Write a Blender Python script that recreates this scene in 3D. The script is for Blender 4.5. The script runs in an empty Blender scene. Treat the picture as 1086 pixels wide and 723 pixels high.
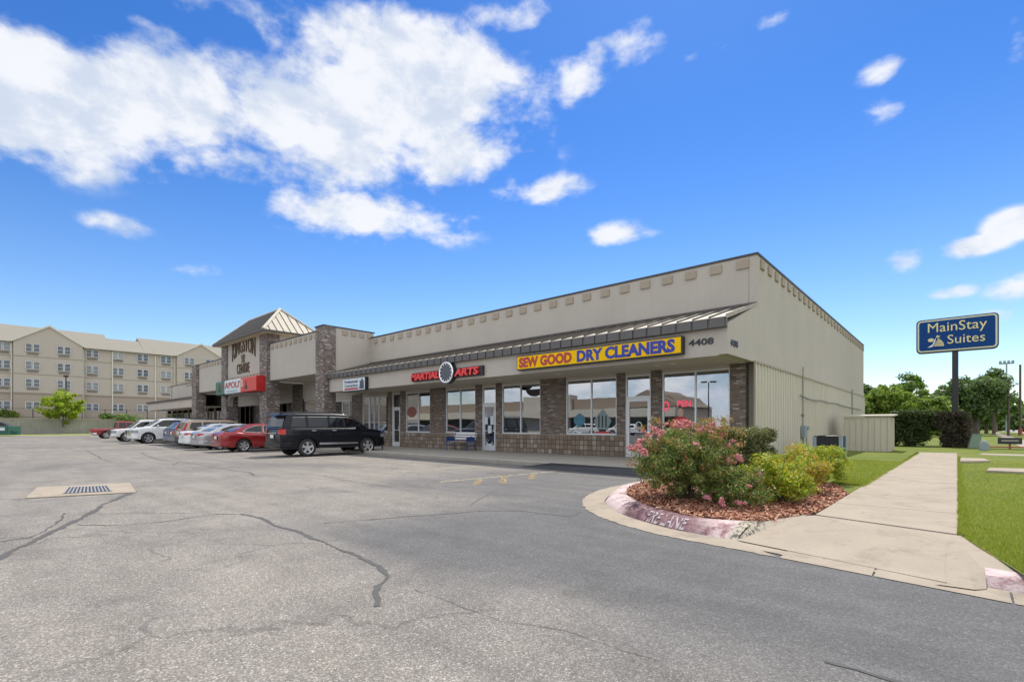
import bpy, bmesh, math, random
import numpy as np
from mathutils import Vector, Matrix
R = math.radians
random.seed(7)
S = bpy.context.scene
COL = S.collection

# ------------------------------------------------------------------ camera, world, sun, exposure
F, CXP, HYP, EYE = 522.0, 543.0, 452.0, 1.3
TH = math.atan2(472, 522)
FW = (-math.sin(TH), math.cos(TH)); RT = (math.cos(TH), math.sin(TH))
cam = bpy.data.cameras.new('camera'); co = bpy.data.objects.new('camera', cam); COL.objects.link(co)
co.location = (0, 0, EYE); co.rotation_euler = (R(90), 0, TH)
cam.lens = F / 1086 * 36; cam.sensor_width = 36; cam.shift_y = (HYP - 361.5) / 1086
cam.clip_start = .05; cam.clip_end = 3000
S.camera = co
S.render.resolution_x = 1024; S.render.resolution_y = 681
S.view_settings.view_transform = 'Standard'; S.view_settings.look = 'None'
S.view_settings.exposure = 0.98; S.view_settings.gamma = 1
SUNV = Vector((-0.25, 0.62, 1)).normalized()
SUN_EL = math.asin(SUNV.z); SUN_AZ = math.atan2(SUNV.x, SUNV.y)
sl = bpy.data.lights.new('sun', 'SUN'); sl.energy = 2.5; sl.angle = R(.5); sl.color = (1, .95, .87)
so = bpy.data.objects.new('sun', sl); COL.objects.link(so); so.location = (0, 0, 60)
so.rotation_euler = SUNV.to_track_quat('Z', 'Y').to_euler()

def ray(px, py):
    a = px - CXP
    return (FW[0]*F + RT[0]*a, FW[1]*F + RT[1]*a, HYP - py)
def g(px, py, z=0.0):                 # a point of the ground seen at a pixel of the survey
    d = ray(px, py); t = (z - EYE) / d[2]; return (d[0]*t, d[1]*t)
def xs(px, Y):
    d = ray(px, 450); return d[0] * Y / d[1]
def ys(px, X):
    d = ray(px, 450); return d[1] * X / d[0]
def at(px, dep):
    d = ray(px, 450); t = dep / F; return (d[0]*t, d[1]*t)

# ---- node helper
class NT:
    def __init__(s, nt): s.nt = nt; s.n = nt.nodes; s.l = nt.links
    def new(s, t, **kw):
        n = s.n.new(t)
        for k, v in kw.items(): setattr(n, k, v)
        return n
    def put(s, sock, v):
        if isinstance(v, bpy.types.NodeSocket): s.l.new(v, sock)
        elif v is not None:
            if isinstance(v, (tuple, list)) and len(v) == 3 and sock.type == 'RGBA': v = (*v, 1)
            sock.default_value = v
    def math(s, op, a, b=None, c=None, clamp=False):
        n = s.new('ShaderNodeMath', operation=op, use_clamp=clamp)
        s.put(n.inputs[0], a)
        if b is not None: s.put(n.inputs[1], b)
        if c is not None: s.put(n.inputs[2], c)
        return n.outputs[0]
    def vmath(s, op, a, b=None):
        n = s.new('ShaderNodeVectorMath', operation=op); s.put(n.inputs[0], a)
        if b is not None:
            if op == 'SCALE': s.put(n.inputs['Scale'], b)
            else: s.put(n.inputs[1], b)
        return n.outputs['Value'] if op in ('DOT_PRODUCT', 'LENGTH') else n.outputs[0]
    def mix(s, f, a, b, mode='MIX'):
        n = s.new('ShaderNodeMix', data_type='RGBA', blend_type=mode)
        s.put(n.inputs[0], f); s.put(n.inputs[6], a); s.put(n.inputs[7], b); return n.outputs[2]
    def ramp(s, v, stops, interp='LINEAR'):
        n = s.new('ShaderNodeValToRGB'); n.color_ramp.interpolation = interp
        e = n.color_ramp.elements
        while len(e) < len(stops): e.new(.5)
        for i, (p, c) in enumerate(stops):
            e[i].position = p; e[i].color = (c, c, c, 1) if isinstance(c, (int, float)) else (*c, 1)
        s.put(n.inputs[0], v); return n.outputs[0]
    def noise(s, vec, scale, detail=3, rough=.5, dist=0):
        n = s.new('ShaderNodeTexNoise'); s.put(n.inputs['Vector'], vec)
        n.inputs['Scale'].default_value = scale; n.inputs['Detail'].default_value = detail
        n.inputs['Roughness'].default_value = rough; n.inputs['Distortion'].default_value = dist
        return n.outputs[0]
    def vor(s, vec, scale, feature='F1', out=0):
        n = s.new('ShaderNodeTexVoronoi', feature=feature); s.put(n.inputs['Vector'], vec)
        n.inputs['Scale'].default_value = scale; return n.outputs[out]
    def obj(s): return s.new('ShaderNodeTexCoord').outputs['Object']
    def sep(s, v):
        n = s.new('ShaderNodeSeparateXYZ'); s.put(n.inputs[0], v); return n.outputs
    def comb(s, x, y, z=0.0):
        n = s.new('ShaderNodeCombineXYZ'); s.put(n.inputs[0], x); s.put(n.inputs[1], y); s.put(n.inputs[2], z); return n.outputs[0]
    def bump(s, h, st=.3, dist=.02):
        n = s.new('ShaderNodeBump'); n.inputs['Strength'].default_value = st; n.inputs['Distance'].default_value = dist
        s.put(n.inputs['Height'], h); return n.outputs[0]
    def smooth(s, v, a, b):
        n = s.new('ShaderNodeMapRange', interpolation_type='SMOOTHSTEP')
        s.put(n.inputs[0], v); n.inputs[1].default_value = a; n.inputs[2].default_value = b
        return n.outputs[0]

# ---- world: physical sky with a layer of fair-weather cloud
W = bpy.data.worlds.new('World'); S.world = W; W.use_nodes = True
w = NT(W.node_tree); w.n.clear()
sky = w.new('ShaderNodeTexSky', sky_type='NISHITA'); sky.sun_disc = False
sky.sun_elevation = SUN_EL; sky.sun_rotation = SUN_AZ
sky.air_density = 1.0; sky.dust_density = .15; sky.ozone_density = 2.0
hs = w.new('ShaderNodeHueSaturation'); hs.inputs['Saturation'].default_value = 1.18; hs.inputs['Value'].default_value = 1.0
w.l.new(sky.outputs[0], hs.inputs['Color'])
SKYTINT = None
gen = w.new('ShaderNodeTexCoord').outputs['Generated']
dirn = w.vmath('NORMALIZE', gen)
sx, sy, sz = w.sep(dirn)
skyc = w.mix(1.0, hs.outputs[0], w.mix(w.smooth(sz, .0, .55), (1.02,1.0,1.04), (.42,.68,1.0)), 'MULTIPLY')
zc = w.math('ADD', w.math('MAXIMUM', sz, 0.0), .12)
pc = w.comb(w.math('DIVIDE', sx, zc), w.math('DIVIDE', sy, zc), 0.0)
warp = w.noise(pc, 1.1, 4, .6)
sv_ = w.comb(sx, sy, w.math('MULTIPLY', sz, 1.7))
n1 = w.noise(sv_, 4.4, 8, .54, .15)
n2 = w.noise(w.vmath('ADD', sv_, (5.3, 1.7, 0)), 14.0, 6, .56, .15)
az = w.math('ARCTAN2', w.math('MULTIPLY', sx, -1.0), sy)       # 0 at +Y, positive towards -X
el = w.math('ARCSINE', sz)
def azel(px, py):
    d = Vector(ray(px, py)).normalized(); return math.atan2(-d.x, d.y), math.asin(d.z)
BL = [(50,90,120,72,1.5),(180,100,110,62,1.45),(250,170,80,30,.95),(340,110,110,82,1.55),(440,80,110,75,1.5),
      (480,160,80,45,1.2),(405,232,80,24,1.25),(350,195,30,20,.6),(650,45,46,30,.95),(600,80,50,40,.7),(560,205,56,22,.95),(540,15,80,30,.9),
      (660,248,38,14,.72),(120,240,40,13,.62),(60,272,36,10,.5),(230,303,34,8,.55),(200,285,44,10,.55),(430,322,26,10,.72),(465,333,22,8,.5),
      (942,70,30,15,.95),(940,118,28,18,.95),(955,278,28,14,.9),(1030,262,40,10,.85),(1075,238,34,16,.8),(1078,305,36,15,.75),(1010,310,34,7,.6),
      (1080,50,30,40,.85),(770,48,26,12,.6),(820,22,40,14,.6),(735,60,16,8,.5),(950,232,20,7,.5),(1055,335,34,9,.5),(850,310,30,6,.3)]
tot = None
for (bx, by, bw, bh, amp) in BL:
    a0, e0 = azel(bx, by); a1, _ = azel(bx + bw, by); _, e1 = azel(bx, by - bh)
    u = w.math('DIVIDE', w.math('SUBTRACT', az, a0), abs(a1 - a0)); v = w.math('DIVIDE', w.math('SUBTRACT', el, e0), abs(e1 - e0))
    q = w.math('ADD', w.math('MULTIPLY', u, u), w.math('MULTIPLY', v, v))
    e = w.math('MULTIPLY', w.math('EXPONENT', w.math('MULTIPLY', q, -.75)), amp)
    tot = e if tot is None else w.math('MAXIMUM', tot, e)
# broken cumulus out of view, raised to light the shaded walls and fill reflections
fwd = w.vmath('DOT_PRODUCT', dirn, (FW[0], FW[1], 0.0))
back = w.math('MULTIPLY', w.smooth(fwd, .56, .38), .95)
tot = w.math('MAXIMUM', tot, back)
n3 = w.noise(w.vmath('ADD', sv_, (9.1, 4.2, 2)), 40.0, 4, .5, .1)
nn = w.math('ADD', w.math('ADD', w.math('MULTIPLY', n1, .90), w.math('MULTIPLY', n2, .36)), w.math('MULTIPLY', n3, .09))
cv = w.math('ADD', w.math('SUBTRACT', tot, .66), w.math('MULTIPLY', w.math('SUBTRACT', nn, .655), 3.3))
alpha = w.smooth(cv, -.22, .40)
alpha = w.math('MULTIPLY', alpha, w.smooth(tot, .12, .4))
alpha = w.math('MULTIPLY', alpha, .96)
n4 = w.noise(w.vmath('ADD', sv_, (2.2, 8.1, 5)), 6.5, 6, .62, .3)
shade = w.smooth(w.math('ADD', w.math('MULTIPLY', n4, 1.0), w.math('MULTIPLY', w.math('SUBTRACT', n2, .5), .5)), .36, .60)
ccol = w.mix(shade, (4.25, 4.75, 5.6), (6.0, 6.1, 6.35))
lit = w.math('ADD', 1.0, w.math('MULTIPLY', w.smooth(fwd, .3, -.3), .75))   # unseen cloud brightened, as its sunlit side, to fill the shaded walls
ccol = w.vmath('SCALE', ccol, lit)
mixed = w.mix(alpha, skyc, ccol)
bg = w.new('ShaderNodeBackground'); bg.inputs['Strength'].default_value = .08
w.l.new(mixed, bg.inputs['Color'])
wo = w.new('ShaderNodeOutputWorld'); w.l.new(bg.outputs[0], wo.inputs[0])
try: W.cycles.sampling_method = 'MANUAL'; W.cycles.sample_map_resolution = 512
except Exception: pass

# ------------------------------------------------------------------ mesh helpers
class MB:
    def __init__(s): s.v = []; s.f = []; s.m = []
    def quad(s, *p, m=0):
        i = len(s.v); s.v += [tuple(q) for q in p]; s.f.append(tuple(range(i, i+len(p)))); s.m.append(m); return s
    def box(s, x0, x1, y0, y1, z0, z1, m=0):
        if x0 > x1: x0, x1 = x1, x0
        if y0 > y1: y0, y1 = y1, y0
        i = len(s.v)
        s.v += [(x0,y0,z0),(x1,y0,z0),(x1,y1,z0),(x0,y1,z0),(x0,y0,z1),(x1,y0,z1),(x1,y1,z1),(x0,y1,z1)]
        for f in ((0,3,2,1),(4,5,6,7),(0,1,5,4),(1,2,6,5),(2,3,7,6),(3,0,4,7)):
            s.f.append(tuple(i+k for k in f)); s.m.append(m)
        return s
    def prism(s, poly, axis, a, b, m=0):
        """poly: 2-D outline; axis 'x': (y,z), 'y': (x,z), 'z': (x,y)"""
        def P(p, t): return {'x': (t, p[0], p[1]), 'y': (p[0], t, p[1]), 'z': (p[0], p[1], t)}[axis]
        i = len(s.v); n = len(poly)
        s.v += [P(p, a) for p in poly] + [P(p, b) for p in poly]
        s.f.append(tuple(range(i, i+n))[::-1]); s.m.append(m); s.f.append(tuple(range(i+n, i+2*n))); s.m.append(m)
        for k in range(n):
            s.f.append((i+k, i+(k+1) % n, i+n+(k+1) % n, i+n+k)); s.m.append(m)
        return s
    def tube(s, pts, r, n=8, m=0, cap=True):
        if not isinstance(r, (list, tuple)): r = [r]*len(pts)
        pts = [Vector(p) for p in pts]; rings = []
        for k, p in enumerate(pts):
            t = (pts[min(k+1, len(pts)-1)] - pts[max(k-1, 0)]).normalized()
            a = t.cross(Vector((0, 0, 1)) if abs(t.z) < .9 else Vector((1, 0, 0))).normalized(); b = t.cross(a)
            ring = []
            for j in range(n):
                an = 2*math.pi*j/n
                ring.append(len(s.v)); s.v.append(tuple(p + (a*math.cos(an) + b*math.sin(an))*r[k]))
            rings.append(ring)
        for A, B in zip(rings, rings[1:]):
            for j in range(n): s.f.append((A[j], A[(j+1) % n], B[(j+1) % n], B[j])); s.m.append(m)
        if cap:
            s.f.append(tuple(rings[0])); s.m.append(m); s.f.append(tuple(rings[-1][::-1])); s.m.append(m)
        return s
    def lathe(s, prof, c, axis='z', n=24, m=0):
        """prof: (radius, along)"""
        rings = []
        for (r, t) in prof:
            ring = []
            for j in range(n):
                a = 2*math.pi*j/n; u, v = r*math.cos(a), r*math.sin(a)
                p = {'z': (c[0]+u, c[1]+v, c[2]+t), 'x': (c[0]+t, c[1]+u, c[2]+v), 'y': (c[0]+u, c[1]+t, c[2]+v)}[axis]
                ring.append(len(s.v)); s.v.append(p)
            rings.append(ring)
        for A, B in zip(rings, rings[1:]):
            for j in range(n): s.f.append((A[j], A[(j+1) % n], B[(j+1) % n], B[j])); s.m.append(m)
        return s
    def obj(s, name, mats, parent=None, smooth=False, bevel=0, fixn=True):
        me = bpy.data.meshes.new(name); me.from_pydata(s.v, [], s.f)
        if not isinstance(mats, (list, tuple)): mats = [mats]
        for mt in mats: me.materials.append(mt)
        if len(mats) > 1: me.polygons.foreach_set('material_index', s.m)
        if fixn:
            bm = bmesh.new(); bm.from_mesh(me); bmesh.ops.recalc_face_normals(bm, faces=bm.faces); bm.to_mesh(me); bm.free()
        if smooth: me.polygons.foreach_set('use_smooth', [True]*len(me.polygons))
        o = bpy.data.objects.new(name, me); COL.objects.link(o)
        if parent: o.parent = parent
        if bevel:
            b = o.modifiers.new('bevel', 'BEVEL'); b.width = bevel; b.segments = 2; b.limit_method = 'ANGLE'
        return o
def tag(o, label, cat, group=None, kind=None):
    if label: o['label'] = label
    if cat: o['category'] = cat
    if group: o['group'] = group
    if kind: o['kind'] = kind
    return o
def struct(o): o['kind'] = 'structure'; return o
def empty(name, loc, rz=0):
    o = bpy.data.objects.new(name, None); COL.objects.link(o); o.location = loc; o.rotation_euler = (0, 0, rz); return o
def copy_tree(o, parent=None):
    c = o.copy(); COL.objects.link(c); c.parent = parent
    for ch in list(o.children): copy_tree(ch, c)
    return c
def text_obj(name, s, mat, w_, h_, origin, face='front', depth=.02, bold=.02, parent=None, shear=0, warp=None, stretch=True, base=None):
    cu = bpy.data.curves.new(name, 'FONT'); cu.body = s; cu.size = 1; cu.extrude = .5; cu.offset = bold; cu.shear = shear
    cu.resolution_u = 3
    tmp = bpy.data.objects.new(name, cu); me = bpy.data.meshes.new_from_object(tmp)
    bpy.data.objects.remove(tmp)
    n = len(me.vertices); a = np.empty(n*3); me.vertices.foreach_get('co', a); a = a.reshape(-1, 3)
    x0, x1, y0, y1 = a[:, 0].min(), a[:, 0].max(), a[:, 1].min(), a[:, 1].max()
    u = (a[:, 0]-x0)/(x1-x0)*w_; v = (a[:, 1]-y0)/(y1-y0)*h_; d = (a[:, 2]+.5)*depth
    if warp is not None: u, v = warp(u/w_, v/h_)
    o3 = np.array(origin, float)
    if face == 'front': P = np.stack([o3[0]+u, o3[1]-d, o3[2]+v], 1)
    elif face == 'right': P = np.stack([o3[0]+d, o3[1]+u, o3[2]+v], 1)
    elif face == 'curb': P = base(u, v, d)
    me.vertices.foreach_set('co', P.reshape(-1)); me.update()
    me.materials.clear(); me.materials.append(mat)
    o = bpy.data.objects.new(name, me); COL.objects.link(o)
    if parent: o.parent = parent
    return o

# ------------------------------------------------------------------ materials
def mat(name, col=(.5,.5,.5), rough=.6, metal=0, coat=0, spec=.5, var=0, vscale=4, bump=0, bscale=60, dirt=None, streak=0):
    m = bpy.data.materials.new(name); m.use_nodes = True; t = NT(m.node_tree)
    b = t.n['Principled BSDF']; b.inputs['Roughness'].default_value = rough; b.inputs['Metallic'].default_value = metal
    b.inputs['Coat Weight'].default_value = coat; b.inputs['Coat Roughness'].default_value = .04
    b.inputs['Specular IOR Level'].default_value = spec
    b.inputs['Base Color'].default_value = (*col, 1)
    if var or streak or bump:
        o = t.obj(); c = col
        if var:
            nz = t.noise(o, vscale, 6, .6)
            c = t.mix(nz, tuple(x*(1-var) for x in col), tuple(min(1, x*(1+var)) for x in col))
        if streak:
            X, Y, Z = t.sep(o)
            sv = t.comb(t.math('MULTIPLY', t.math('ADD', X, Y), 6.0), t.math('MULTIPLY', Z, .35), 0.0)
            sn = t.ramp(t.noise(sv, 1.0, 5, .65), [(.35, 1-streak), (.65, 1.0)])
            c = t.mix(1.0, c if not isinstance(c, tuple) else c, sn, 'MULTIPLY')
        if not isinstance(c, tuple): t.l.new(c, b.inputs['Base Color'])
        if bump: t.l.new(t.bump(t.noise(o, bscale, 4, .6), bump, .01), b.inputs['Normal'])
    return m
def wallvec(t):
    X, Y, Z = t.sep(t.obj()); return t.comb(t.math('ADD', X, Y), Z, 0.0)
def brickmat(name, stops, mortar, bw, bh, ms, offset=.5, bump=.6, seed=0.0, zoff=0.0):
    m = bpy.data.materials.new(name); m.use_nodes = True; t = NT(m.node_tree); b = t.n['Principled BSDF']
    X, Y, Z = t.sep(t.obj())
    v = t.comb(t.math('ADD', t.math('ADD', X, Y), seed), t.math('ADD', Z, zoff), 0.0)
    br = t.new('ShaderNodeTexBrick'); br.offset = offset; t.put(br.inputs['Vector'], v)
    br.inputs['Scale'].default_value = 1; br.inputs['Color1'].default_value = (0,0,0,1); br.inputs['Color2'].default_value = (1,1,1,1)
    br.inputs['Mortar'].default_value = (.5,.5,.5,1)
    br.inputs['Mortar Size'].default_value = ms; br.inputs['Brick Width'].default_value = bw; br.inputs['Row Height'].default_value = bh
    br.inputs['Bias'].default_value = 0; br.inputs['Mortar Smooth'].default_value = .2
    nz = t.noise(v, 7, 4, .7)
    r = t.math('ADD', br.outputs['Color'], t.math('MULTIPLY', t.math('SUBTRACT', nz, .5), .25))
    c = t.ramp(r, stops)
    c = t.mix(br.outputs['Fac'], c, mortar)
    c = t.mix(1.0, c, t.ramp(t.noise(v, 40, 3), [(.2,.7),(.8,1.2)]), 'MULTIPLY')
    t.l.new(c, b.inputs['Base Color']); b.inputs['Roughness'].default_value = .85
    h = t.math('ADD', t.math('MULTIPLY', t.math('SUBTRACT', 1.0, br.outputs['Fac']), 1.0), t.math('MULTIPLY', br.outputs['Color'], .6))
    h = t.math('ADD', h, t.math('MULTIPLY', t.noise(v, 60, 3), .3))
    t.l.new(t.bump(h, bump, .02), b.inputs['Normal'])
    return m
M = {}
M['stucco'] = mat('stucco', (.47,.425,.36), .9, var=.10, vscale=.7, bump=.35, bscale=140, streak=.035, spec=.2)
M['stucco_tan'] = mat('stucco_tan', (.37,.31,.235), .9, var=.08, vscale=3, bump=.3, bscale=140, spec=.2)
M['soffit'] = mat('soffit', (.52,.48,.40), .85, var=.05, spec=.2)
M['siding'] = mat('siding', (.57,.525,.415), .5, var=.04, vscale=.8, streak=.10, spec=.3)
M['cap'] = mat('dark_metal_cap', (.055,.05,.046), .45, metal=.4, var=.1)
M['rib'] = mat('bronze_metal', (.09,.08,.068), .5, metal=.2, var=.1)
M['pan'] = mat('tan_metal_roof', (.40,.35,.27), .65, metal=.0, var=.08, vscale=1.5, streak=.15)
M['eave'] = mat('eave_metal', (.115,.107,.10), .5, metal=.2, var=.15, vscale=3)
M['pan_shaded'] = mat('shaded_roof_metal', (.21,.20,.175), .6, metal=.1, var=.15, vscale=2, streak=.2)  # darker copy of the tan roof metal; slope shade put into the colour
M['brick'] = brickmat('thin_brown_brick', [(0,(.11,.078,.058)),(.25,(.17,.12,.088)),(.5,(.22,.165,.125)),(.75,(.16,.13,.11)),(.93,(.27,.23,.19)),(1,(.36,.32,.28))], (.13,.115,.10), .22, .068, .008)
M['pierbrick'] = brickmat('mixed_pier_brick', [(0,(.10,.072,.06)),(.3,(.17,.125,.10)),(.55,(.25,.20,.17)),(.75,(.16,.125,.11)),(.9,(.36,.31,.275)),(1,(.50,.45,.41))], (.19,.165,.145), .22, .075, .009, seed=3.3)
M['wains'] = brickmat('split_face_block', [(0,(.17,.125,.09)),(.4,(.225,.165,.12)),(.75,(.26,.195,.14)),(.95,(.33,.28,.22)),(1,(.38,.34,.28))], (.075,.062,.05), .2, .2, .012, offset=0.0, bump=.9, zoff=.05)
M['alum'] = mat('aluminium_frame', (.66,.67,.67), .4, metal=.25, var=.05)
M['bronze'] = mat('bronze_frame', (.16,.14,.12), .4, metal=.4)
M['white'] = mat('white_paint', (.78,.78,.76), .5, var=.04)
M['darkin'] = mat('dark_interior', (.035,.033,.032), .8, var=.3, vscale=2)
M['inwall'] = mat('interior_wall', (.16,.15,.14), .8, var=.2, vscale=1)
M['black'] = mat('black_plastic', (.02,.02,.022), .4)
M['rubber'] = mat('tyre_rubber', (.022,.022,.022), .8, var=.2, vscale=20)
M['rim'] = mat('alloy_rim', (.62,.62,.63), .28, metal=.85)
M['chrome'] = mat('chrome', (.75,.75,.76), .15, metal=1)
M['plate'] = mat('plate_white', (.7,.7,.68), .4)
M['redlens'] = mat('red_lens', (.5,.02,.015), .15, coat=1)
M['clearlens'] = mat('clear_lens', (.30,.31,.33), .15, coat=1, metal=.2)
M['orangelens'] = mat('amber_lens', (.6,.22,.05), .15, coat=1)
def concmat(name, c0):
    m = bpy.data.materials.new(name); m.use_nodes = True; t = NT(m.node_tree); b = t.n['Principled BSDF']
    o = t.obj()
    c = t.mix(t.noise(o, 1.7, 6, .65), tuple(x*.80 for x in c0), tuple(x*1.18 for x in c0))
    st = t.smooth(t.noise(t.vmath('ADD', o, (3, 9, 0)), 1.9, 7, .74, .8), .50, .68)
    c = t.mix(t.math('MULTIPLY', st, .5), c, (.17,.145,.115))
    st2 = t.smooth(t.noise(o, 9, 5, .75), .60, .72)
    c = t.mix(t.math('MULTIPLY', st2, .28), c, (.20,.165,.125))
    c = t.mix(1.0, c, t.ramp(t.noise(o, 120, 3, .7), [(.3,.84),(.7,1.12)]), 'MULTIPLY')
    t.l.new(c, b.inputs['Base Color']); b.inputs['Roughness'].default_value = .9; b.inputs['Specular IOR Level'].default_value = .2
    t.l.new(t.bump(t.noise(o, 90, 4, .6), .3, .01), b.inputs['Normal']); return m
M['concrete'] = concmat('concrete', (.345,.29,.225))
M['walk'] = mat('walkway_concrete', (.36,.325,.27), .9, var=.16, vscale=1.6, bump=.3, bscale=90, spec=.2)
M['joint'] = mat('joint_dirt', (.06,.05,.04), .95, var=.3, vscale=9)
M['tar'] = mat('crack_tar', (.078,.074,.070), .9, var=.35, vscale=14, bump=.4, bscale=50)
M['yellow'] = mat('sign_yellow', (.86,.52,.0), .6, spec=.15)
M['signred'] = mat('sign_red', (.42,.035,.025), .4)
M['signblue'] = mat('sign_blue', (.02,.035,.30), .4)
M['brightred'] = mat('bright_red', (.75,.03,.03), .35, coat=.3)
M['deepblue'] = mat('deep_blue_panel', (.006,.05,.19), .6, spec=.15)
M['gold'] = mat('pale_gold', (.72,.62,.30), .45)
M['cream'] = mat('cream_trim', (.62,.60,.42), .45)
M['darkpost'] = mat('dark_post', (.03,.028,.03), .5, metal=.2, var=.2)
M['galv'] = mat('grey_steel', (.27,.32,.34), .45, metal=.4, var=.1)
M['conduit'] = mat('conduit', (.22,.21,.18), .5, metal=.3)
M['wood'] = mat('pole_wood', (.13,.10,.075), .85, var=.3, vscale=5, streak=.3)
M['bark'] = mat('bark', (.10,.075,.055), .9, var=.35, vscale=8, bump=.8, bscale=20)
M['letterbrown'] = mat('letter_brown', (.12,.078,.04), .6)
M['redpaint'] = mat('red_paint', (.30,.075,.05), .6, var=.2, vscale=3)
M['green_metal'] = mat('green_metal', (.03,.115,.07), .5, var=.15, vscale=2)
M['sage'] = mat('sage_box', (.20,.27,.19), .6, var=.1)
M['hotelwall'] = mat('hotel_wall', (.46,.405,.34), .9, var=.05, vscale=.4, spec=.1)
M['hoteltrim'] = mat('hotel_trim', (.62,.59,.50), .7)
M['hotelroof'] = mat('hotel_roof', (.26,.24,.20), .9, var=.10, vscale=1.2, spec=.1)
M['hotelframe'] = mat('hotel_frame', (.55,.55,.53), .6)
M['hotelband'] = mat('hotel_band', (.27,.215,.16), .9)
M['hotelgrille'] = mat('hotel_grille', (.20,.17,.14), .8)
M['hotelglass'] = mat('hotel_glass', (.06,.08,.10), .12, spec=.9)
_hg = NT(M['hotelglass'].node_tree); _oi = _hg.new('ShaderNodeObjectInfo')
_hg.l.new(_hg.ramp(_oi.outputs['Random'], [(0,(.02,.03,.045)),(.45,(.06,.08,.10)),(.7,(.16,.17,.17)),(.9,(.28,.27,.25)),(1,(.05,.06,.08))]), _hg.n['Principled BSDF'].inputs['Base Color'])
M['retain'] = mat('retaining_concrete', (.30,.285,.25), .9, var=.35, vscale=.5, streak=.16, spec=.1)
M['poster_blue'] = mat('poster_blue', (.05,.17,.24), .5, var=.3, vscale=6)
M['poster_white'] = mat('poster_white', (.62,.66,.66), .5)
M['poster_red'] = mat('poster_red', (.45,.02,.03), .5)
M['neon'] = mat('neon_red', (.7,.06,.12), .4)
t = NT(M['neon'].node_tree); t.n['Principled BSDF'].inputs['Emission Color'].default_value = (1,.08,.15,1); t.n['Principled BSDF'].inputs['Emission Strength'].default_value = .25
M['skin'] = mat('poster_skin', (.5,.32,.24), .6)

# glass of the shop fronts: part mirror, part view into the dim room
def glassmat(name, refl, tint):
    m = bpy.data.materials.new(name); m.use_nodes = True; t = NT(m.node_tree); t.n.clear()
    gl = t.new('ShaderNodeBsdfGlossy'); gl.inputs['Roughness'].default_value = .0; gl.inputs['Color'].default_value = (.95,.97,1,1)
    tr = t.new('ShaderNodeBsdfTransparent'); tr.inputs['Color'].default_value = (*tint, 1)
    nb = t.bump(t.noise(t.obj(), .9, 2), .05, .02); t.l.new(nb, gl.inputs['Normal'])
    fr = t.new('ShaderNodeFresnel'); fr.inputs['IOR'].default_value = 1.5
    mx = t.new('ShaderNodeMixShader'); t.l.new(t.math('ADD', fr.outputs[0], refl, clamp=True), mx.inputs[0])
    t.l.new(tr.outputs[0], mx.inputs[1]); t.l.new(gl.outputs[0], mx.inputs[2])
    o = t.new('ShaderNodeOutputMaterial'); t.l.new(mx.outputs[0], o.inputs[0]); return m
M['glass'] = glassmat('shop_glass', .33, (.55,.58,.56))
M['carglass'] = mat('car_glass', (.006,.008,.009), .05, spec=.45, coat=.12)
def paint(name, c, rough=.3, metal=.0): return mat(name, c, rough, metal=metal, coat=.55)

# leaves: colour varies from leaf to leaf, light passes through
def leafmat(name, stops, trans=.35, rough=.5):
    m = bpy.data.materials.new(name); m.use_nodes = True; t = NT(m.node_tree); t.n.clear()
    ge = t.new('ShaderNodeNewGeometry')
    c = t.ramp(ge.outputs['Random Per Island'], stops)
    df = t.new('ShaderNodeBsdfPrincipled'); df.inputs['Roughness'].default_value = rough; df.inputs['Specular IOR Level'].default_value = .35
    t.l.new(c, df.inputs['Base Color'])
    tl = t.new('ShaderNodeBsdfTranslucent'); t.l.new(t.mix(1.0, c, (1.25,1.35,.7), 'MULTIPLY'), tl.inputs['Color'])
    mx = t.new('ShaderNodeMixShader'); mx.inputs[0].default_value = trans
    t.l.new(df.outputs[0], mx.inputs[1]); t.l.new(tl.outputs[0], mx.inputs[2])
    o = t.new('ShaderNodeOutputMaterial'); t.l.new(mx.outputs[0], o.inputs[0]); return m
M['leaf_myrtle'] = leafmat('myrtle_leaf', [(0,(.06,.12,.025)),(.4,(.13,.21,.04)),(.68,(.22,.29,.06)),(.85,(.32,.24,.08)),(.95,(.38,.16,.09)),(1,(.50,.28,.20))], .26)
M['petal'] = leafmat('pink_petal', [(0,(.50,.13,.20)),(.5,(.70,.30,.35)),(1,(.80,.47,.48))], .3)
M['leaf_box'] = leafmat('clipped_hedge_leaf', [(0,(.04,.07,.022)),(.45,(.09,.13,.035)),(.72,(.17,.17,.06)),(1,(.36,.25,.15))])
M['leaf_nandina'] = leafmat('yellow_green_leaf', [(0,(.14,.22,.018)),(.5,(.32,.40,.03)),(.8,(.50,.48,.05)),(1,(.52,.32,.07))], .35)
M['leaf_gold'] = leafmat('golden_leaf', [(0,(.18,.23,.025)),(.4,(.38,.36,.04)),(.75,(.54,.38,.07)),(1,(.54,.24,.10))], .35)
M['leaf_bright'] = leafmat('bright_green_leaf', [(0,(.09,.15,.025)),(.5,(.18,.26,.04)),(1,(.30,.36,.07))], .4)
M['leaf_mid'] = leafmat('mid_green_leaf', [(0,(.06,.105,.025)),(.5,(.115,.185,.04)),(1,(.21,.29,.07))])
M['leaf_dark'] = leafmat('dark_green_leaf', [(0,(.05,.085,.028)),(.5,(.095,.15,.045)),(1,(.17,.23,.075))])
M['leaf_hedge'] = leafmat('green_hedge_leaf', [(0,(.025,.045,.012)),(.6,(.055,.085,.02)),(1,(.12,.15,.04))])
M['leaf_purple'] = leafmat('brown_hedge_leaf', [(0,(.04,.03,.025)),(.5,(.085,.065,.05)),(.8,(.12,.09,.06)),(1,(.12,.14,.05))])

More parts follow.
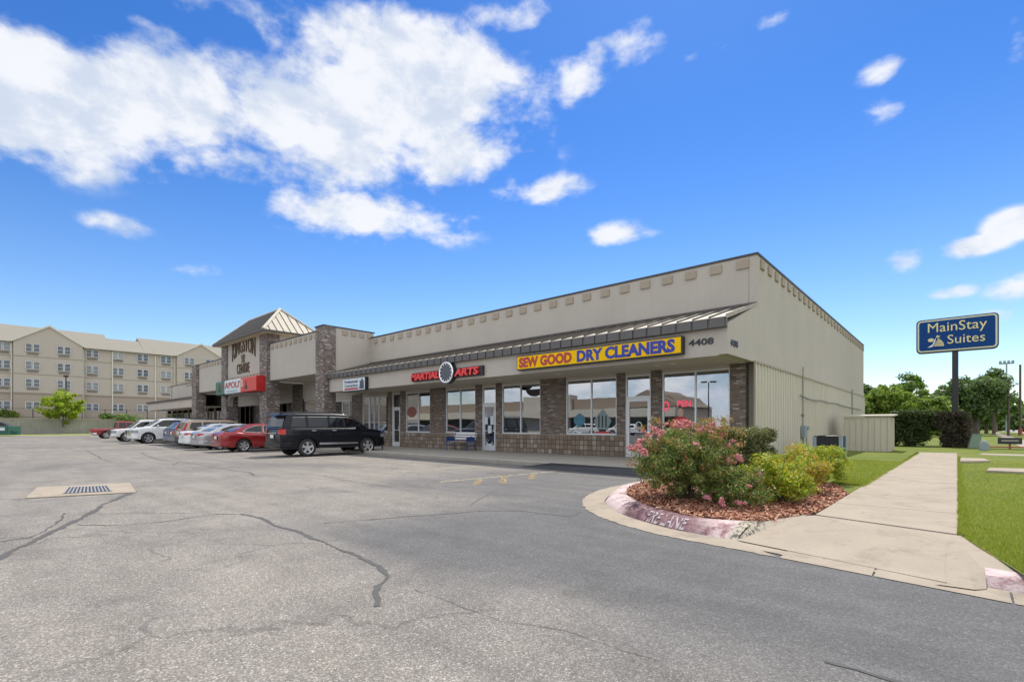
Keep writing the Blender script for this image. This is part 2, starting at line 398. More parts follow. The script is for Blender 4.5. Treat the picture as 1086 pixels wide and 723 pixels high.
# asphalt
def asphalt():
    m = bpy.data.materials.new('asphalt'); m.use_nodes = True; t = NT(m.node_tree); b = t.n['Principled BSDF']
    o = t.obj(); X, Y, Z = t.sep(o)
    big = t.noise(o, .16, 5, .6, .6); mid = t.noise(o, .9, 5, .65)
    base = t.ramp(big, [(.30,(.150,.138,.125)),(.48,(.205,.187,.165)),(.60,(.240,.216,.186)),(.8,(.19,.175,.158))])
    base = t.mix(t.math('MULTIPLY', t.smooth(mid, .45, .7), .35), base, (.125,.12,.115))
    wob = t.math('MULTIPLY', t.math('SUBTRACT', t.noise(o, .5, 4), .5), 2.4)
    m1 = t.math('MULTIPLY', t.smooth(t.math('ADD', Y, wob), 2.0, 3.6), t.smooth(t.math('ADD', X, wob), -7.5, -4.5))
    m2 = t.math('MULTIPLY', t.smooth(t.math('ADD', X, wob), -11.5, -8.5), t.smooth(t.math('ADD', Y, wob), 5.0, 7.0))
    m2 = t.math('MULTIPLY', m2, .75)
    m3 = t.math('MULTIPLY', t.smooth(Y, 1.2, -.6), t.smooth(X, -13.5, -17.0))
    dark = t.math('MAXIMUM', t.math('MAXIMUM', m1, m2), t.math('MULTIPLY', m3, .6))
    base = t.mix(t.math('MULTIPLY', dark, .85), base, (.098,.098,.100))
    # stone chips
    v1 = t.new('ShaderNodeTexVoronoi'); t.put(v1.inputs['Vector'], o); v1.inputs['Scale'].default_value = 120
    chip = t.sep(v1.outputs['Color'])[0]
    near = t.ramp(chip, [(0,.58),(.45,.88),(.8,1.12),(.93,1.55),(1,2.1)])
    v2 = t.new('ShaderNodeTexVoronoi'); t.put(v2.inputs['Vector'], o); v2.inputs['Scale'].default_value = 62
    chip2 = t.ramp(t.sep(v2.outputs['Color'])[1], [(0,.82),(.5,1.0),(.9,1.08),(1,1.35)])
    c = t.mix(t.math('MULTIPLY_ADD', dark, -.35, .9), base, t.mix(1.0, base, near, 'MULTIPLY'))
    c = t.mix(1.0, c, t.ramp(t.noise(o, 2.2, 6, .7), [(.3,.88),(.7,1.10)]), 'MULTIPLY')
    trk = t.noise(t.comb(t.math('MULTIPLY', X, .35), t.math('MULTIPLY', Y, 2.4), 0.0), 1.0, 3, .5)
    c = t.mix(1.0, c, t.ramp(trk, [(.35,.90),(.6,1.04)]), 'MULTIPLY')
    c = t.mix(.7, c, t.mix(1.0, c, chip2, 'MULTIPLY'))
    # fine crazing in worn zones
    vd = t.vmath('ADD', o, t.vmath('SCALE', t.new('ShaderNodeTexNoise').outputs[1], 0.0))
    nzc = t.new('ShaderNodeTexNoise'); t.put(nzc.inputs['Vector'], o); nzc.inputs['Scale'].default_value = 1.3; nzc.inputs['Detail'].default_value = 5
    vd = t.vmath('ADD', o, t.vmath('SCALE', nzc.outputs[1], 1.1))
    ed = t.vor(vd, .42, 'DISTANCE_TO_EDGE')
    line = t.math('MULTIPLY', t.smooth(ed, .012, .003), t.smooth(t.noise(o, .3, 2), .50, .62))
    c = t.mix(t.math('MULTIPLY', line, .35), c, (.05,.048,.045))
    ed2 = t.vor(vd, 1.6, 'DISTANCE_TO_EDGE')
    line2 = t.math('MULTIPLY', t.smooth(ed2, .03, .008), t.smooth(t.noise(t.vmath('ADD', o, (30,4,0)), .25, 2), .58, .68))
    c = t.mix(t.math('MULTIPLY', line2, .15), c, (.06,.057,.053))
    # oil stains where cars stand
    dv = t.new('ShaderNodeTexVoronoi'); t.put(dv.inputs['Vector'], t.vmath('ADD', o, t.vmath('SCALE', nzc.outputs[1], .35))); dv.inputs['Scale'].default_value = .85
    drip = t.math('MULTIPLY', t.smooth(dv.outputs['Distance'], .17, .05), t.smooth(t.noise(o, .45, 2), .52, .60))
    c = t.mix(t.math('MULTIPLY', drip, .32), c, (.085,.08,.075))
    arc_ = t.math('ABSOLUTE', t.math('SUBTRACT', t.vmath('LENGTH', t.vmath('ADD', o, (7.5, -1.0, 0.0))), 4.3))
    arc2 = t.math('ABSOLUTE', t.math('SUBTRACT', t.vmath('LENGTH', t.vmath('ADD', o, (7.5, -1.0, 0.0))), 5.9))
    tyre = t.math('MULTIPLY', t.smooth(t.math('MINIMUM', arc_, arc2), .16, .03), t.smooth(mid, .42, .62))
    c = t.mix(t.math('MULTIPLY', tyre, .16), c, (.07,.068,.066))
    st = t.math('MULTIPLY', t.smooth(t.noise(o, 1.4, 4, .6), .56, .70), t.smooth(Y, 6.0, 9.0))
    c = t.mix(t.math('MULTIPLY', st, .45), c, (.07,.067,.063))
    t.l.new(c, b.inputs['Base Color']); b.inputs['Roughness'].default_value = .85; b.inputs['Specular IOR Level'].default_value = .25
    h = t.math('ADD', t.math('MULTIPLY', v1.outputs['Distance'], -1.0), t.math('MULTIPLY', v2.outputs['Distance'], -.8))
    t.l.new(t.bump(h, .5, .006), b.inputs['Normal'])
    return m
M['asphalt'] = asphalt()
def grassmat():
    m = bpy.data.materials.new('lawn'); m.use_nodes = True; t = NT(m.node_tree); b = t.n['Principled BSDF']
    o = t.obj()
    a = t.noise(o, .35, 5, .6, .4); d = t.noise(o, 30, 4, .7); c0 = t.noise(o, 3.5, 4, .6)
    c = t.ramp(a, [(.3,(.100,.135,.020)),(.5,(.135,.165,.026)),(.7,(.18,.19,.042))])
    c = t.mix(1.0, c, t.ramp(d, [(.25,.55),(.5,1.0),(.8,1.35)]), 'MULTIPLY')
    c = t.mix(t.math('MULTIPLY', t.smooth(c0, .58, .75), .45), c, (.26,.23,.075))
    X, Y, Z = t.sep(o)
    c = t.mix(t.math('MULTIPLY', t.math('MULTIPLY', t.smooth(t.noise(o, 2.6, 4), .5, .66), t.smooth(Y, 7.2, 5.6)), .7), c, (.25,.18,.07))
    t.l.new(c, b.inputs['Base Color']); b.inputs['Roughness'].default_value = .9; b.inputs['Specular IOR Level'].default_value = .15
    t.l.new(t.bump(d, .8, .03), b.inputs['Normal']); return m
M['grass'] = grassmat()
M['blade'] = leafmat('grass_blade', [(0,(.13,.175,.025)),(.5,(.20,.25,.035)),(.85,(.31,.32,.06)),(1,(.48,.40,.17))], .5, .6)
M['mulchbase'] = mat('mulch_soil', (.13,.06,.035), .95, var=.4, vscale=9, bump=.8, bscale=30)
M['mulch'] = leafmat('bark_chip', [(0,(.14,.045,.025)),(.4,(.32,.13,.07)),(.75,(.46,.22,.13)),(1,(.60,.38,.27))], .02, .85)

# ------------------------------------------------------------------ ground
GX = [(-1500,-1500),(1500,-1500),(1500,1500),(-1500,1500)]
struct(MB().quad(*[(x,y,-.012) for x,y in GX]).obj('ground', mat('dry_ground', (.15,.135,.095), .95, var=.25, vscale=.05)))
lot = MB()
for (a,b,c,d) in ((-107,-1.9,-120,14.5),(-107,-73,14.5,60),(-1.9,70,-120,5.6)): lot.quad((a,c,0),(b,c,0),(b,d,0),(a,d,0))
struct(lot.obj('parking_lot', M['asphalt']))

# lawn to the right: one sheet with its edge following the kerb
def fan(pts, z, name, m):
    return MB().quad(*[(x, y, z) for x, y in pts]).obj(name, m)
lawn = MB()
lawn.quad((-4.74,12.3,.15),(-2.2,12.3,.15),(-1.7,11.4,.15),(-1.34,10.0,.15),(-1.34,28.4,.15),(-4.74,28.4,.15))
lawn.quad((0.02,7.0,.15),(.12,6.6,.15),(.40,5.42,.15),(70,4.9,.15),(70,28.4,.15),(0.02,28.4,.15))
lawn.quad((-4.74,28.4,.15),(70,28.4,.15),(70,37.8,.15),(-4.74,37.8,.15))
lawn.quad((-4.74,41,.15),(-40,41,.15),(-40,400,.15),(900,400,.15),(900,38.6,.15),(-4.74,38.6,.15))
lw = struct(lawn.obj('lawn', M['grass']))
# grass blades over the nearest turf
rng = np.random.default_rng(5)
def blades(n, sampler, hmin, hmax, wd):
    p = sampler(n); n = len(p)
    a = rng.uniform(0, 2*np.pi, n); h = rng.uniform(hmin, hmax, n); l = rng.normal(0, .35, (n, 2)) * h[:, None]
    wv = np.stack([np.cos(a), np.sin(a)], 1) * (wd*rng.uniform(.6, 1.3, n))[:, None]
    z = np.full((n, 1), .15)
    A = np.hstack([p - wv, z]); B = np.hstack([p + wv, z]); C = np.hstack([p + l, z + h[:, None]])
    return np.stack([A, B, C], 1).reshape(-1, 3)
def tri_object(name, V, k, m, parent=None):
    me = bpy.data.meshes.new(name); n = len(V); nf = n // k
    me.vertices.add(n); me.vertices.foreach_set('co', V.astype(np.float32).reshape(-1))
    me.loops.add(n); me.loops.foreach_set('vertex_index', np.arange(n, dtype=np.int32))
    me.polygons.add(nf); me.polygons.foreach_set('loop_start', np.arange(0, n, k, dtype=np.int32))
    me.update(calc_edges=True); me.validate(); me.materials.append(m)
    o = bpy.data.objects.new(name, me); COL.objects.link(o)
    if parent: o.parent = parent
    return o
def samp_right(n):
    y = 5.45 + 18*rng.random(n)**2.1; xl = np.interp(y, [5.42, 6.6, 7.0, 40], [.42, .13, .03, .03]); wdt = 1.2 + .30*(y-5)
    return np.stack([xl + wdt*rng.random(n), y], 1)
def samp_left(n):
    y = 11.6 + 9*rng.random(n)**1.4; xr = -1.36 + 0*y; xl = np.where(y < 12.4, -1.9, -3.6)
    return np.stack([xl + (xr-xl)*rng.random(n), y], 1)
def samp_edge(n):
    y = 7 + 18*rng.random(n)**1.5; sd = rng.random(n) < .5; ylf = 11.2 + 16*rng.random(n); return np.where(sd[:,None], np.stack([.03 + np.abs(rng.normal(0, .04, n)) - .02, y], 1), np.stack([-1.34 + .006*(ylf-7) + rng.normal(0,.02,n), ylf], 1))
Vg = np.vstack([blades(150000, samp_right, .015, .045, .0022), blades(45000, samp_left, .015, .045, .003), blades(22000, samp_edge, .02, .05, .003)])
tag(tri_object('grass', Vg, 3, M['blade']), 'short mown green grass growing on the lawns beside the concrete walk', 'grass', kind='stuff')

# concrete walk running away beside the building, built of slabs
wk = MB(); y = 7.15
struct(MB().quad((-1.33,7.2,.152),(.0,6.98,.152),(.03,28.5,.152),(-1.22,28.4,.152)).obj('walk_bed', M['joint']))
k = 0
while y < 28:
    L = 1.5; y2 = min(28.3, y+L)
    sk = -.20 if k == 0 else 0.0
    xl0, xl1 = -1.36 + .006*(y-7), -1.36 + .006*(y2-7)
    wk.prism([(xl0, y - sk + .004),(0.0, y + .004 + (-.14 if k == 0 else 0)),(.015, y2-.004),(xl1, y2-.004)], 'z', .0, .165 + .002*(k % 3))
    y = y2; k += 1
struct(wk.obj('sidewalk', M['concrete'], bevel=.006))
rm = MB()      # dropped ramp between walk and gutter, with flared sides
n = 10
rampL = [(-1.36+(-1.86+1.36)*i/n - .16*math.sin(math.pi*i/n), 7.30+(5.82-7.30)*i/n) for i in range(n+1)]
rampR = [(-0.02+.07*(i/n)**1.5, 6.96+(5.36-6.96)*i/n) for i in range(n+1)]
zr = [.160-.140*(3*(i/n)**2-2*(i/n)**3)*1.0 for i in range(n+1)]
for i in range(n):
    rm.quad((*rampL[i], zr[i]),(*rampR[i], zr[i]),(*rampR[i+1], zr[i+1]),(*rampL[i+1], zr[i+1]))
curbR = [(.02,6.96),(.10,6.6),(.22,6.15),(.33,5.85),(.44,5.66)]
for i in range(n):
    def cR(j): 
        s_ = j/n*(len(curbR)-1); a = min(int(s_), len(curbR)-2); f_ = s_-a
        return (curbR[a][0]*(1-f_)+curbR[a+1][0]*f_, curbR[a][1]*(1-f_)+curbR[a+1][1]*f_)
    p0, p1 = cR(i), cR(i+1)
    q0, q1 = rampR[i], rampR[i+1]
    e0 = (p0[0]-.27*i/n, p0[1]-.05*i/n); e1 = (p1[0]-.27*(i+1)/n, p1[1]-.05*(i+1)/n)
    h0, h1 = .158-.038*i/n, .158-.038*(i+1)/n
    sl_ = .22*math.sin(math.pi*.5*i/n); sl1 = .22*math.sin(math.pi*.5*(i+1)/n)   # the flare is dished, not folded
    q0 = (q0[0]-sl_*.5, q0[1]); q1 = (q1[0]-sl1*.5, q1[1])
    w0_, w1_ = ((q0[0]*.4+e0[0]*.6), (q0[1]*.4+e0[1]*.6)), ((q1[0]*.4+e1[0]*.6), (q1[1]*.4+e1[1]*.6))
    rm.quad((*q0, zr[i]+.002),(*w0_, zr[i]*.5+h0*.5),(*w1_, zr[i+1]*.5+h1*.5),(*q1, zr[i+1]+.002))
    rm.quad((*w0_, zr[i]*.5+h0*.5),(*e0,h0),(*e1,h1),(*w1_, zr[i+1]*.5+h1*.5))
    rm.quad((*e0,h0),(*p0,h0+.01),(*p1,h1+.01),(*e1,h1))
rm.quad((-.06,5.36,.022),(.078,5.51,.07),(.10,5.30,.021),(-.14,5.28,.018)); rm.quad((.078,5.51,.07),(.17,5.61,.12),(.172,5.38,.021),(.10,5.30,.021))
struct(rm.obj('curb_ramp', M['concrete'], smooth=True))
# left flare of the ramp and island kerb in one sweep
def cat(pts, n=8):
    P = [Vector((p[0], p[1], 0)) for p in pts]; P = [P[0]*2-P[1]] + P + [P[-1]*2-P[-2]]; out = []
    for i in range(1, len(P)-2):
        for k in range(n):
            t_ = k/n; a, b, c, d = P[i-1], P[i], P[i+1], P[i+2]
            out.append(.5*((2*b) + (c-a)*t_ + (2*a-5*b+4*c-d)*t_**2 + (3*b-a-3*c+d)*t_**3))
    out.append(P[-2]); return out
OUT = [(-5.62,12.4),(-5.56,10.3),(-5.42,8.75),(-5.02,7.5),(-4.55,6.78),(-3.96,6.19),(-3.27,5.79),(-2.6,5.56),(-1.94,5.46),(-1.3,5.38)]
BAS = [(-5.18,12.4),(-5.12,10.3),(-4.95,8.55),(-4.50,7.36),(-4.1,6.86),(-3.66,6.42),(-3.12,6.10),(-2.6,5.88),(-2.1,5.80),(-1.86,5.82)]
CRN = [(-5.06,12.4),(-5.00,10.3),(-4.82,8.60),(-4.36,7.48),(-3.97,7.00),(-3.55,6.58),(-3.04,6.26),(-2.56,6.06),(-2.12,6.06),(-1.80,6.24)]
MUL = [(-4.92,12.4),(-4.86,10.3),(-4.66,8.65),(-4.22,7.60),(-3.85,7.13),(-3.45,6.72),(-2.96,6.40),(-2.5,6.20),(-2.12,6.24),(-1.74,6.42)]
o_, b_, c_, m_ = [cat(p, 10) for p in (OUT, BAS, CRN, MUL)]
NP = len(o_)
rj = random.Random(12)
for p_ in o_: p_.x += rj.gauss(0,.012); p_.y += rj.gauss(0,.012)
gut = MB()
for i in range(NP-1):
    gut.quad((o_[i].x,o_[i].y,.006),(b_[i].x,b_[i].y,.022),(b_[i+1].x,b_[i+1].y,.022),(o_[i+1].x,o_[i+1].y,.006))
# straight gutter to the right past the ramp
for i, (xa, xb) in enumerate([(-1.3,-.55),(-.535,.30),(.315,3.2),(3.22,6.2),(6.22,9.2),(9.22,12),(12.02,20),(20.02,40)]):
    f1 = lambda x: 5.38 - .155*(x+1.3) if x < 1 else 5.023-.02*(x-1)
    gut.quad((xa, f1(xa), .006),(xb, f1(xb), .006),(xb, f1(xb)+.30, .020),(xa, f1(xa)+(.44 if i == 0 else .30), .020))
struct(gut.obj('gutter', M['concrete']))
struct(MB().quad((-2.1,5.70,.010),(-1.3,5.50,.010),(.17,5.30,.010),(.17,5.6,.010),(.0,6.2,.010),(-1.9,6.3,.010)).obj('gutter_bed', M['concrete']))
# faded red fire-lane paint over the concrete kerb
def curbmat():
    m = bpy.data.materials.new('painted_curb'); m.use_nodes = True; t = NT(m.node_tree); b = t.n['Principled BSDF']
    o = t.obj(); X, Y, Z = t.sep(o)
    a = t.noise(o, 3.2, 6, .75, .4); d = t.noise(o, 16, 4, .7)
    c = t.ramp(t.math('ADD', t.math('ADD', t.math('MULTIPLY', a, .7), t.math('MULTIPLY', d, .3)), .07), [(.34,(.055,.030,.034)),(.42,(.13,.05,.055)),(.48,(.30,.17,.17)),(.56,(.52,.40,.38)),(.7,(.60,.50,.47))])
    mid = t.math('MULTIPLY', t.smooth(X, -3.75, -3.45), t.smooth(X, -2.05, -2.45))
    c2 = t.ramp(t.math('ADD', t.math('MULTIPLY', a, .6), t.math('MULTIPLY', d, .4)), [(.38,(.045,.028,.032)),(.50,(.12,.035,.045)),(.58,(.20,.09,.10)),(.68,(.48,.36,.35))])
    c = t.mix(t.math('MULTIPLY', mid, .85), c, c2)
    conc = t.math('MAXIMUM', t.smooth(X, -1.98, -1.9), t.smooth(Y, 9.2, 9.8))
    conc = t.math('MULTIPLY', conc, t.smooth(X, .1, .02))
    c = t.mix(conc, c, t.mix(t.smooth(d, .45, .55), (.43,.37,.28), t.mix(t.math('MULTIPLY', t.smooth(X, -1.98, -1.9), t.smooth(X, -1.7, -1.78)), (.40,.34,.26), (.10,.09,.07))))
    t.l.new(c, b.inputs['Base Color']); b.inputs['Roughness'].default_value = .85
    t.l.new(t.bump(t.noise(o, 40, 4), .5, .01), b.inputs['Normal']); return m
M['curb'] = curbmat()
kb = MB()
prof = []
for i in range(NP):
    B, Cn, Mu = b_[i], c_[i], m_[i]; f_ = i/(NP-1); zt = .155
    r0 = B; sec = [(B, -.002), (B.lerp(Cn,.25), .055), (B.lerp(Cn,.6), .115), (B.lerp(Cn,.95), .148), (Cn.lerp(Mu,.5), .160), (Mu, .156), (Mu, .10)]
    prof.append([(p.x, p.y, z) for p, z in sec])
for A, B in zip(prof, prof[1:]):
    for j in range(len(A)-1): kb.quad(A[j], A[j+1], B[j+1], B[j])
# flare that closes the kerb against the walk
e = prof[-1]; 
kb.quad(e[0], e[3], (-1.44,7.33,.158), (-1.50,6.9,.12))
kb.quad(e[3], e[4], e[5], (-1.44,7.36,.160))
# kerb on the right of the ramp
pr_ = []
for x in (.17,.3,.62,.64,.66,3.6,3.62,6.6,12,25,60):
    yb = 5.023+.30-.02*(x-1) if x >= 1 else 5.38-.155*(x+1.3)+.30
    hh = .115
    if x == .64: hh = .12
    pr_.append([(x,yb,.0),(x,yb+.04,.06*hh/.155),(x,yb+.09,.13*hh/.155),(x,yb+.14,hh),(x,yb+.22,hh+.015),(x,yb+.22,.1)])
for A, B in zip(pr_, pr_[1:]):
    for j in range(5): kb.quad(A[j], A[j+1], B[j+1], B[j])
bmo = kb.obj('curb', M['curb'], smooth=True); struct(bmo)
# FIRE LANE, stencilled on the sloping face
arc = [0]
for i in range(NP-1): arc.append(arc[-1] + (b_[i+1]-b_[i]).length)
arc = np.array(arc)
i0 = min(range(NP), key=lambda i: (b_[i]-Vector((-3.16,6.12,0))).length)
def on_curb(u, v, d):
    s_ = arc[i0] + u
    bx = np.interp(s_, arc, [p.x for p in b_]); by = np.interp(s_, arc, [p.y for p in b_])
    cx = np.interp(s_, arc, [p.x for p in c_]); cy = np.interp(s_, arc, [p.y for p in c_])
    q = .12 + .80*v/.11
    zz = np.interp(q, [0,.25,.6,.95,1.2], [0,.055,.115,.148,.152])
    return np.stack([bx+(cx-bx)*q - .002, by+(cy-by)*q - .004, zz + .004 + d*.5], 1)
M['stencil'] = mat('stencil_white', (.46,.40,.41), .85, var=.35, vscale=30)
tx = text_obj('curb_lettering', 'FIRE LANE', M['stencil'], .74, .11, (0,0,0), 'curb', .003, .012, base=on_curb); struct(tx)

# planting bed
bed = MB()
MR = [(-1.44,7.36),(-1.38,8.0),(-1.36,10.0),(-1.75,11.4),(-2.3,12.35),(-4.9,12.4)]
poly = [(p.x, p.y) for p in m_] + MR
cen = (-3.2, 9.2); 
for i in range(len(poly)):
    a, b = poly[i], poly[(i+1) % len(poly)]; am = ((a[0]+cen[0])/2,(a[1]+cen[1])/2); bm2 = ((b[0]+cen[0])/2,(b[1]+cen[1])/2)
    bed.quad((*a,.125),(*b,.125),(*bm2,.17),(*am,.17)); bed.quad((*am,.17),(*bm2,.17),(*cen,.18))
struct(bed.obj('mulch_bed', M['mulchbase'], smooth=True))
# bark chips
def inpoly(x, y, P):
    c = np.zeros(len(x), bool); j = len(P)-1
    for i in range(len(P)):
        xi, yi = P[i]; xj, yj = P[j]
        c ^= ((yi > y) != (yj > y)) & (x < (xj-xi)*(y-yi)/(yj-yi+1e-9)+xi); j = i
    return c
n = 34000
px_ = rng.uniform(-5, -1.3, n); py_ = 6.1 + 6.3*rng.random(n)**1.3
k_ = inpoly(px_, py_, poly); px_, py_ = px_[k_], py_[k_]; n = len(px_)
a = rng.uniform(0, np.pi*2, n); L = rng.uniform(.012,.045,n); wd_ = rng.uniform(.004,.012,n); ti = rng.normal(0,.35,n)
d = np.stack([np.cos(a)*np.cos(ti), np.sin(a)*np.cos(ti), np.sin(ti)],1)*L[:,None]; e2 = np.stack([-np.sin(a), np.cos(a), rng.normal(0,.4,n)],1)*wd_[:,None]
c0 = np.stack([px_, py_, .145+.035*rng.random(n)],1)
tag(tri_object('bark_mulch', np.stack([c0-d-e2,c0+d-e2,c0+d+e2,c0-d+e2],1).reshape(-1,3), 4, M['mulch']), 'reddish brown bark mulch spread in the bed behind the painted kerb', 'mulch', kind='stuff')

# cracks, sealed and open, and worn paint
crk = MB()
def crack(pts, w0, w1, jit=.02):
    P = [g(*p) for p in pts]; Q = []
    for a, b in zip(P, P[1:]):
        L = math.dist(a, b); k = max(2, int(L/.06))
        for i in range(k): Q.append((a[0]+(b[0]-a[0])*i/k, a[1]+(b[1]-a[1])*i/k))
    Q.append(P[-1]); lf = rt = None; off = 0; N = len(Q); ww = 0
    for i, q in enumerate(Q):
        a, b = Q[max(i-1,0)], Q[min(i+1,N-1)]; L = math.dist(a,b) or 1; nx, ny = -(b[1]-a[1])/L, (b[0]-a[0])/L
        off = off*.85 + random.gauss(0, jit*.45); ww = ww*.7+random.gauss(0,.22)
        wv = (w0+(w1-w0)*i/N)*max(.3, 1+ww*1.3)*.38
        l2 = (q[0]+nx*(off+wv), q[1]+ny*(off+wv), .004); r2 = (q[0]+nx*(off-wv), q[1]+ny*(off-wv), .004)
        if lf: crk.quad(lf, rt, r2, l2)
        lf, rt = l2, r2
crack([(399.3,643),(400,621.5),(410.7,610.6),(400,600),(368,585.7),(338,573),(313,562.8),(293,557.8),(281,549.4),(258.6,545)],.055,.06,.022)
crack([(258.6,545),(224,545.4),(169,553.4),(114,557),(84.5,556)],.028,.02,.02)
crack([(143,521),(112,534.5),(89.5,547),(64.6,559),(30,576.7),(-30,606)],.10,.085,.015)
crack([(-20,577),(0,574.3),(30,570.3),(50,562),(64.6,550.4),(66,544)],.02,.07,.02)
crack([(30,548),(60,545),(100,545),(200,544)],.012,.01,.015)
crack([(343,554.4),(398,550.4),(447.5,546.4),(510,542),(552,541.5),(604,548),(615,543)],.028,.022,.02)
crack([(149,512),(214,504.6),(268,503)],.02,.015,.02)
crack([(184,493),(190,489),(233.7,497),(263.5,500.7),(268.5,504.6)],.05,.06,.03)
crack([(343,504.6),(378,511),(417.7,517)],.04,.03,.03)
crack([(92,478),(100,482),(116.9,489.7)],.05,.05,.03)
crack([(150,480),(165,487),(184,489.7)],.04,.05,.03)
crack([(875,701),(922,714),(975,730)],.035,.03,.008)
crack([(540,658.7),(600,668.8),(660,690),(700,700)],.006,.006,.01)
crack([(0,529.5),(27,529)],.03,.03)
crack([(440,625),(520,655),(560,668)],.006,.006,.01)
crack([(500,535),(512,527),(525,520),(560,515)],.015,.01,.02)
crack([(200,560),(250,563),(290,560)],.008,.008,.01)
struct(crk.obj('asphalt_crack', M['tar'], fixn=False))
M['oldpaint'] = mat('worn_line_paint', (.42,.35,.16), .8, var=.35, vscale=12)
def wornpaint(name, c, lo=.42, hi=.60):
    m = bpy.data.materials.new(name); m.use_nodes = True; t = NT(m.node_tree); b = t.n['Principled BSDF']
    b.inputs['Base Color'].default_value = (*c, 1); b.inputs['Roughness'].default_value = .8
    t.l.new(t.smooth(t.noise(t.obj(), 9, 5, .8), lo, hi), b.inputs['Alpha']); return m
M['oldpaint'] = wornpaint('worn_yellow_paint', (.46,.31,.12), .42, .66)
M['oldwhite'] = wornpaint('worn_pale_paint', (.46,.40,.27), .34, .62)
def stripe(name, x0, y0, x1, y1, wd, m, z=.005):
    L = math.dist((x0,y0),(x1,y1)); nx, ny = -(y1-y0)/L*wd/2, (x1-x0)/L*wd/2
    return struct(MB().quad((x0+nx,y0+ny,z),(x1+nx,y1+ny,z),(x1-nx,y1-ny,z),(x0-nx,y0-ny,z)).obj(name, m))
stripe('parking_line', -8.95, 7.4, -8.6, 11.4, .11, M['oldwhite'])
for (a, b) in (((505,514),(509,508)),((533,512.5),(536,504)),((563,508),(566,503))):
    p, q = g(*a), g(*b); stripe('curb_marking', p[0], p[1], q[0], q[1], .16, M['oldpaint'])
for x in (-11.7,-14.5,-17.3,-20.1,-24.7,-29.5,-32.5,-35.3):
    stripe('parking_line', x-.1, 7.3, x+.05, 12.0, .10, M['oldwhite'])

# drain inlet
dr = empty('storm_drain', (-13.15, 1.6, 0)); tag(dr, 'concrete drain slab with slotted iron grate set in the asphalt', 'drain')
P = [g(27,528.8), g(39,517.5), g(138,512.5), g(144.5,522.5)]
P = [(p[0]+13.15, p[1]-1.6) for p in P]
MB().prism(P, 'z', .001, .022).obj('slab', M['concrete'], dr, bevel=.006)
G = [g(66,524.8), g(72,517.6), g(114,515.8), g(119,522)]
G = [Vector((p[0]+13.15, p[1]-1.6, 0)) for p in G]
MB().prism([(p.x,p.y) for p in G], 'z', .023, .025).obj('grate_pit', M['black'], dr)
gb = MB()
for i in range(13):
    f_ = (i+.1)/12.6; f2 = f_ + .036
    gb.prism([tuple(G[0].lerp(G[3],f_).xy), tuple(G[1].lerp(G[2],f_).xy), tuple(G[1].lerp(G[2],f2).xy), tuple(G[0].lerp(G[3],f2).xy)], 'z', .026, .034)
gb.obj('grate', mat('iron', (.30,.28,.25), .6, metal=.3), dr)

# ------------------------------------------------------------------ the shopping centre
mall = empty('shopping_centre', (-4.74, 16.6, 0))
tag(mall, 'long beige stucco strip mall with brown brick piers, metal canopy and ribbed side wall', 'building')
OX, OY = -4.74, 16.6
def part(mb, name, m, parent=None, **k):
    mb.v = [(x-OX, y-OY, z) for x, y, z in mb.v] if parent is None or parent is mall else mb.v
    o = mb.obj(name, m, mall if parent is None else parent, **k)
    return o
# (sub-parts share the mall origin because their part sits at the mall origin)
def dentil(*b): part(MB().box(*b), 'dentil', M['stucco_tan'])
def sub(mb, name, m, parent, **k):
    mb.v = [(x-OX, y-OY, z) for x, y, z in mb.v]; return mb.obj(name, m, parent, **k)
XR, YW, YF, YP, YB = -4.74, 16.6, 14.2, 16.95, 41.1
XL = -27.3
# storefront walk
fw = MB(); x = -4.75
YS = 12.5
while x > -76:
    x2 = x - 1.8
    fw.prism([(YS+.02,0),(YS,.12),(YS+.03,.15),(YW+.4,.15),(YW+.4,0)], 'x', x-.008, x2+.008); x = x2
struct(fw.obj('storefront_walk', M['walk']))
struct(MB().box(-76,-4.76,YS+.03,YW,0,.14).obj('walk_joint', M['joint']))
rp = MB().prism([(-9.9,.145),(-9.5,.15),(-5.6,.15),(-5.2,.1),(-5.2,.0),(-10.2,0)], 'y', 12.49, 12.5)
struct(MB().quad((-10.4,11.9,.006),(-5.5,11.7,.006),(-5.5,12.48,.12),(-6.0,12.48,.14),(-9.6,12.48,.14),(-10.4,12.48,.02)).obj('asphalt_ramp', mat('new_asphalt',(.05,.05,.052),.85,var=.2,vscale=20,bump=.5,bscale=80)))
# parapet, section A
p = MB()
p.box(XL, XR-.26, YP, YP+.25, 4.9, 6.80)
part(p, 'parapet_wall', M['stucco'])
p = MB().box(XL+.02, XR+.03, YP-.03, YP+.33, 6.80, 6.87); p.box(XR-.30, XR+.03, YP+.33, YB, 6.80, 6.87)
part(p, 'parapet_cap', M['cap'])
x = XR - .25
while x > XL + .3:
    dentil(x-.38, x, YP-.05, YP-.002, 6.43, 6.70); x -= .86
# side wall (+X)
p = MB()
p.prism([(YP+.25,3.34),(YB,3.34),(YB,6.80),(YP+.25,6.80)], 'x', XR-.25, XR-.002)
p.prism([(YF,3.33),(YF,4.18),(YP-.06,5.17),(YP,5.22),(YP,6.80),(YP+.25,6.80),(YP+.25,3.34),(YW,3.34)], 'x', XR-.25, XR-.004)
part(p, 'side_wall', M['stucco'])
y = YP + .3
while y < YB-.4:
    dentil(XR, XR+.05, y, y+.38, 6.42, 6.72); y += .86
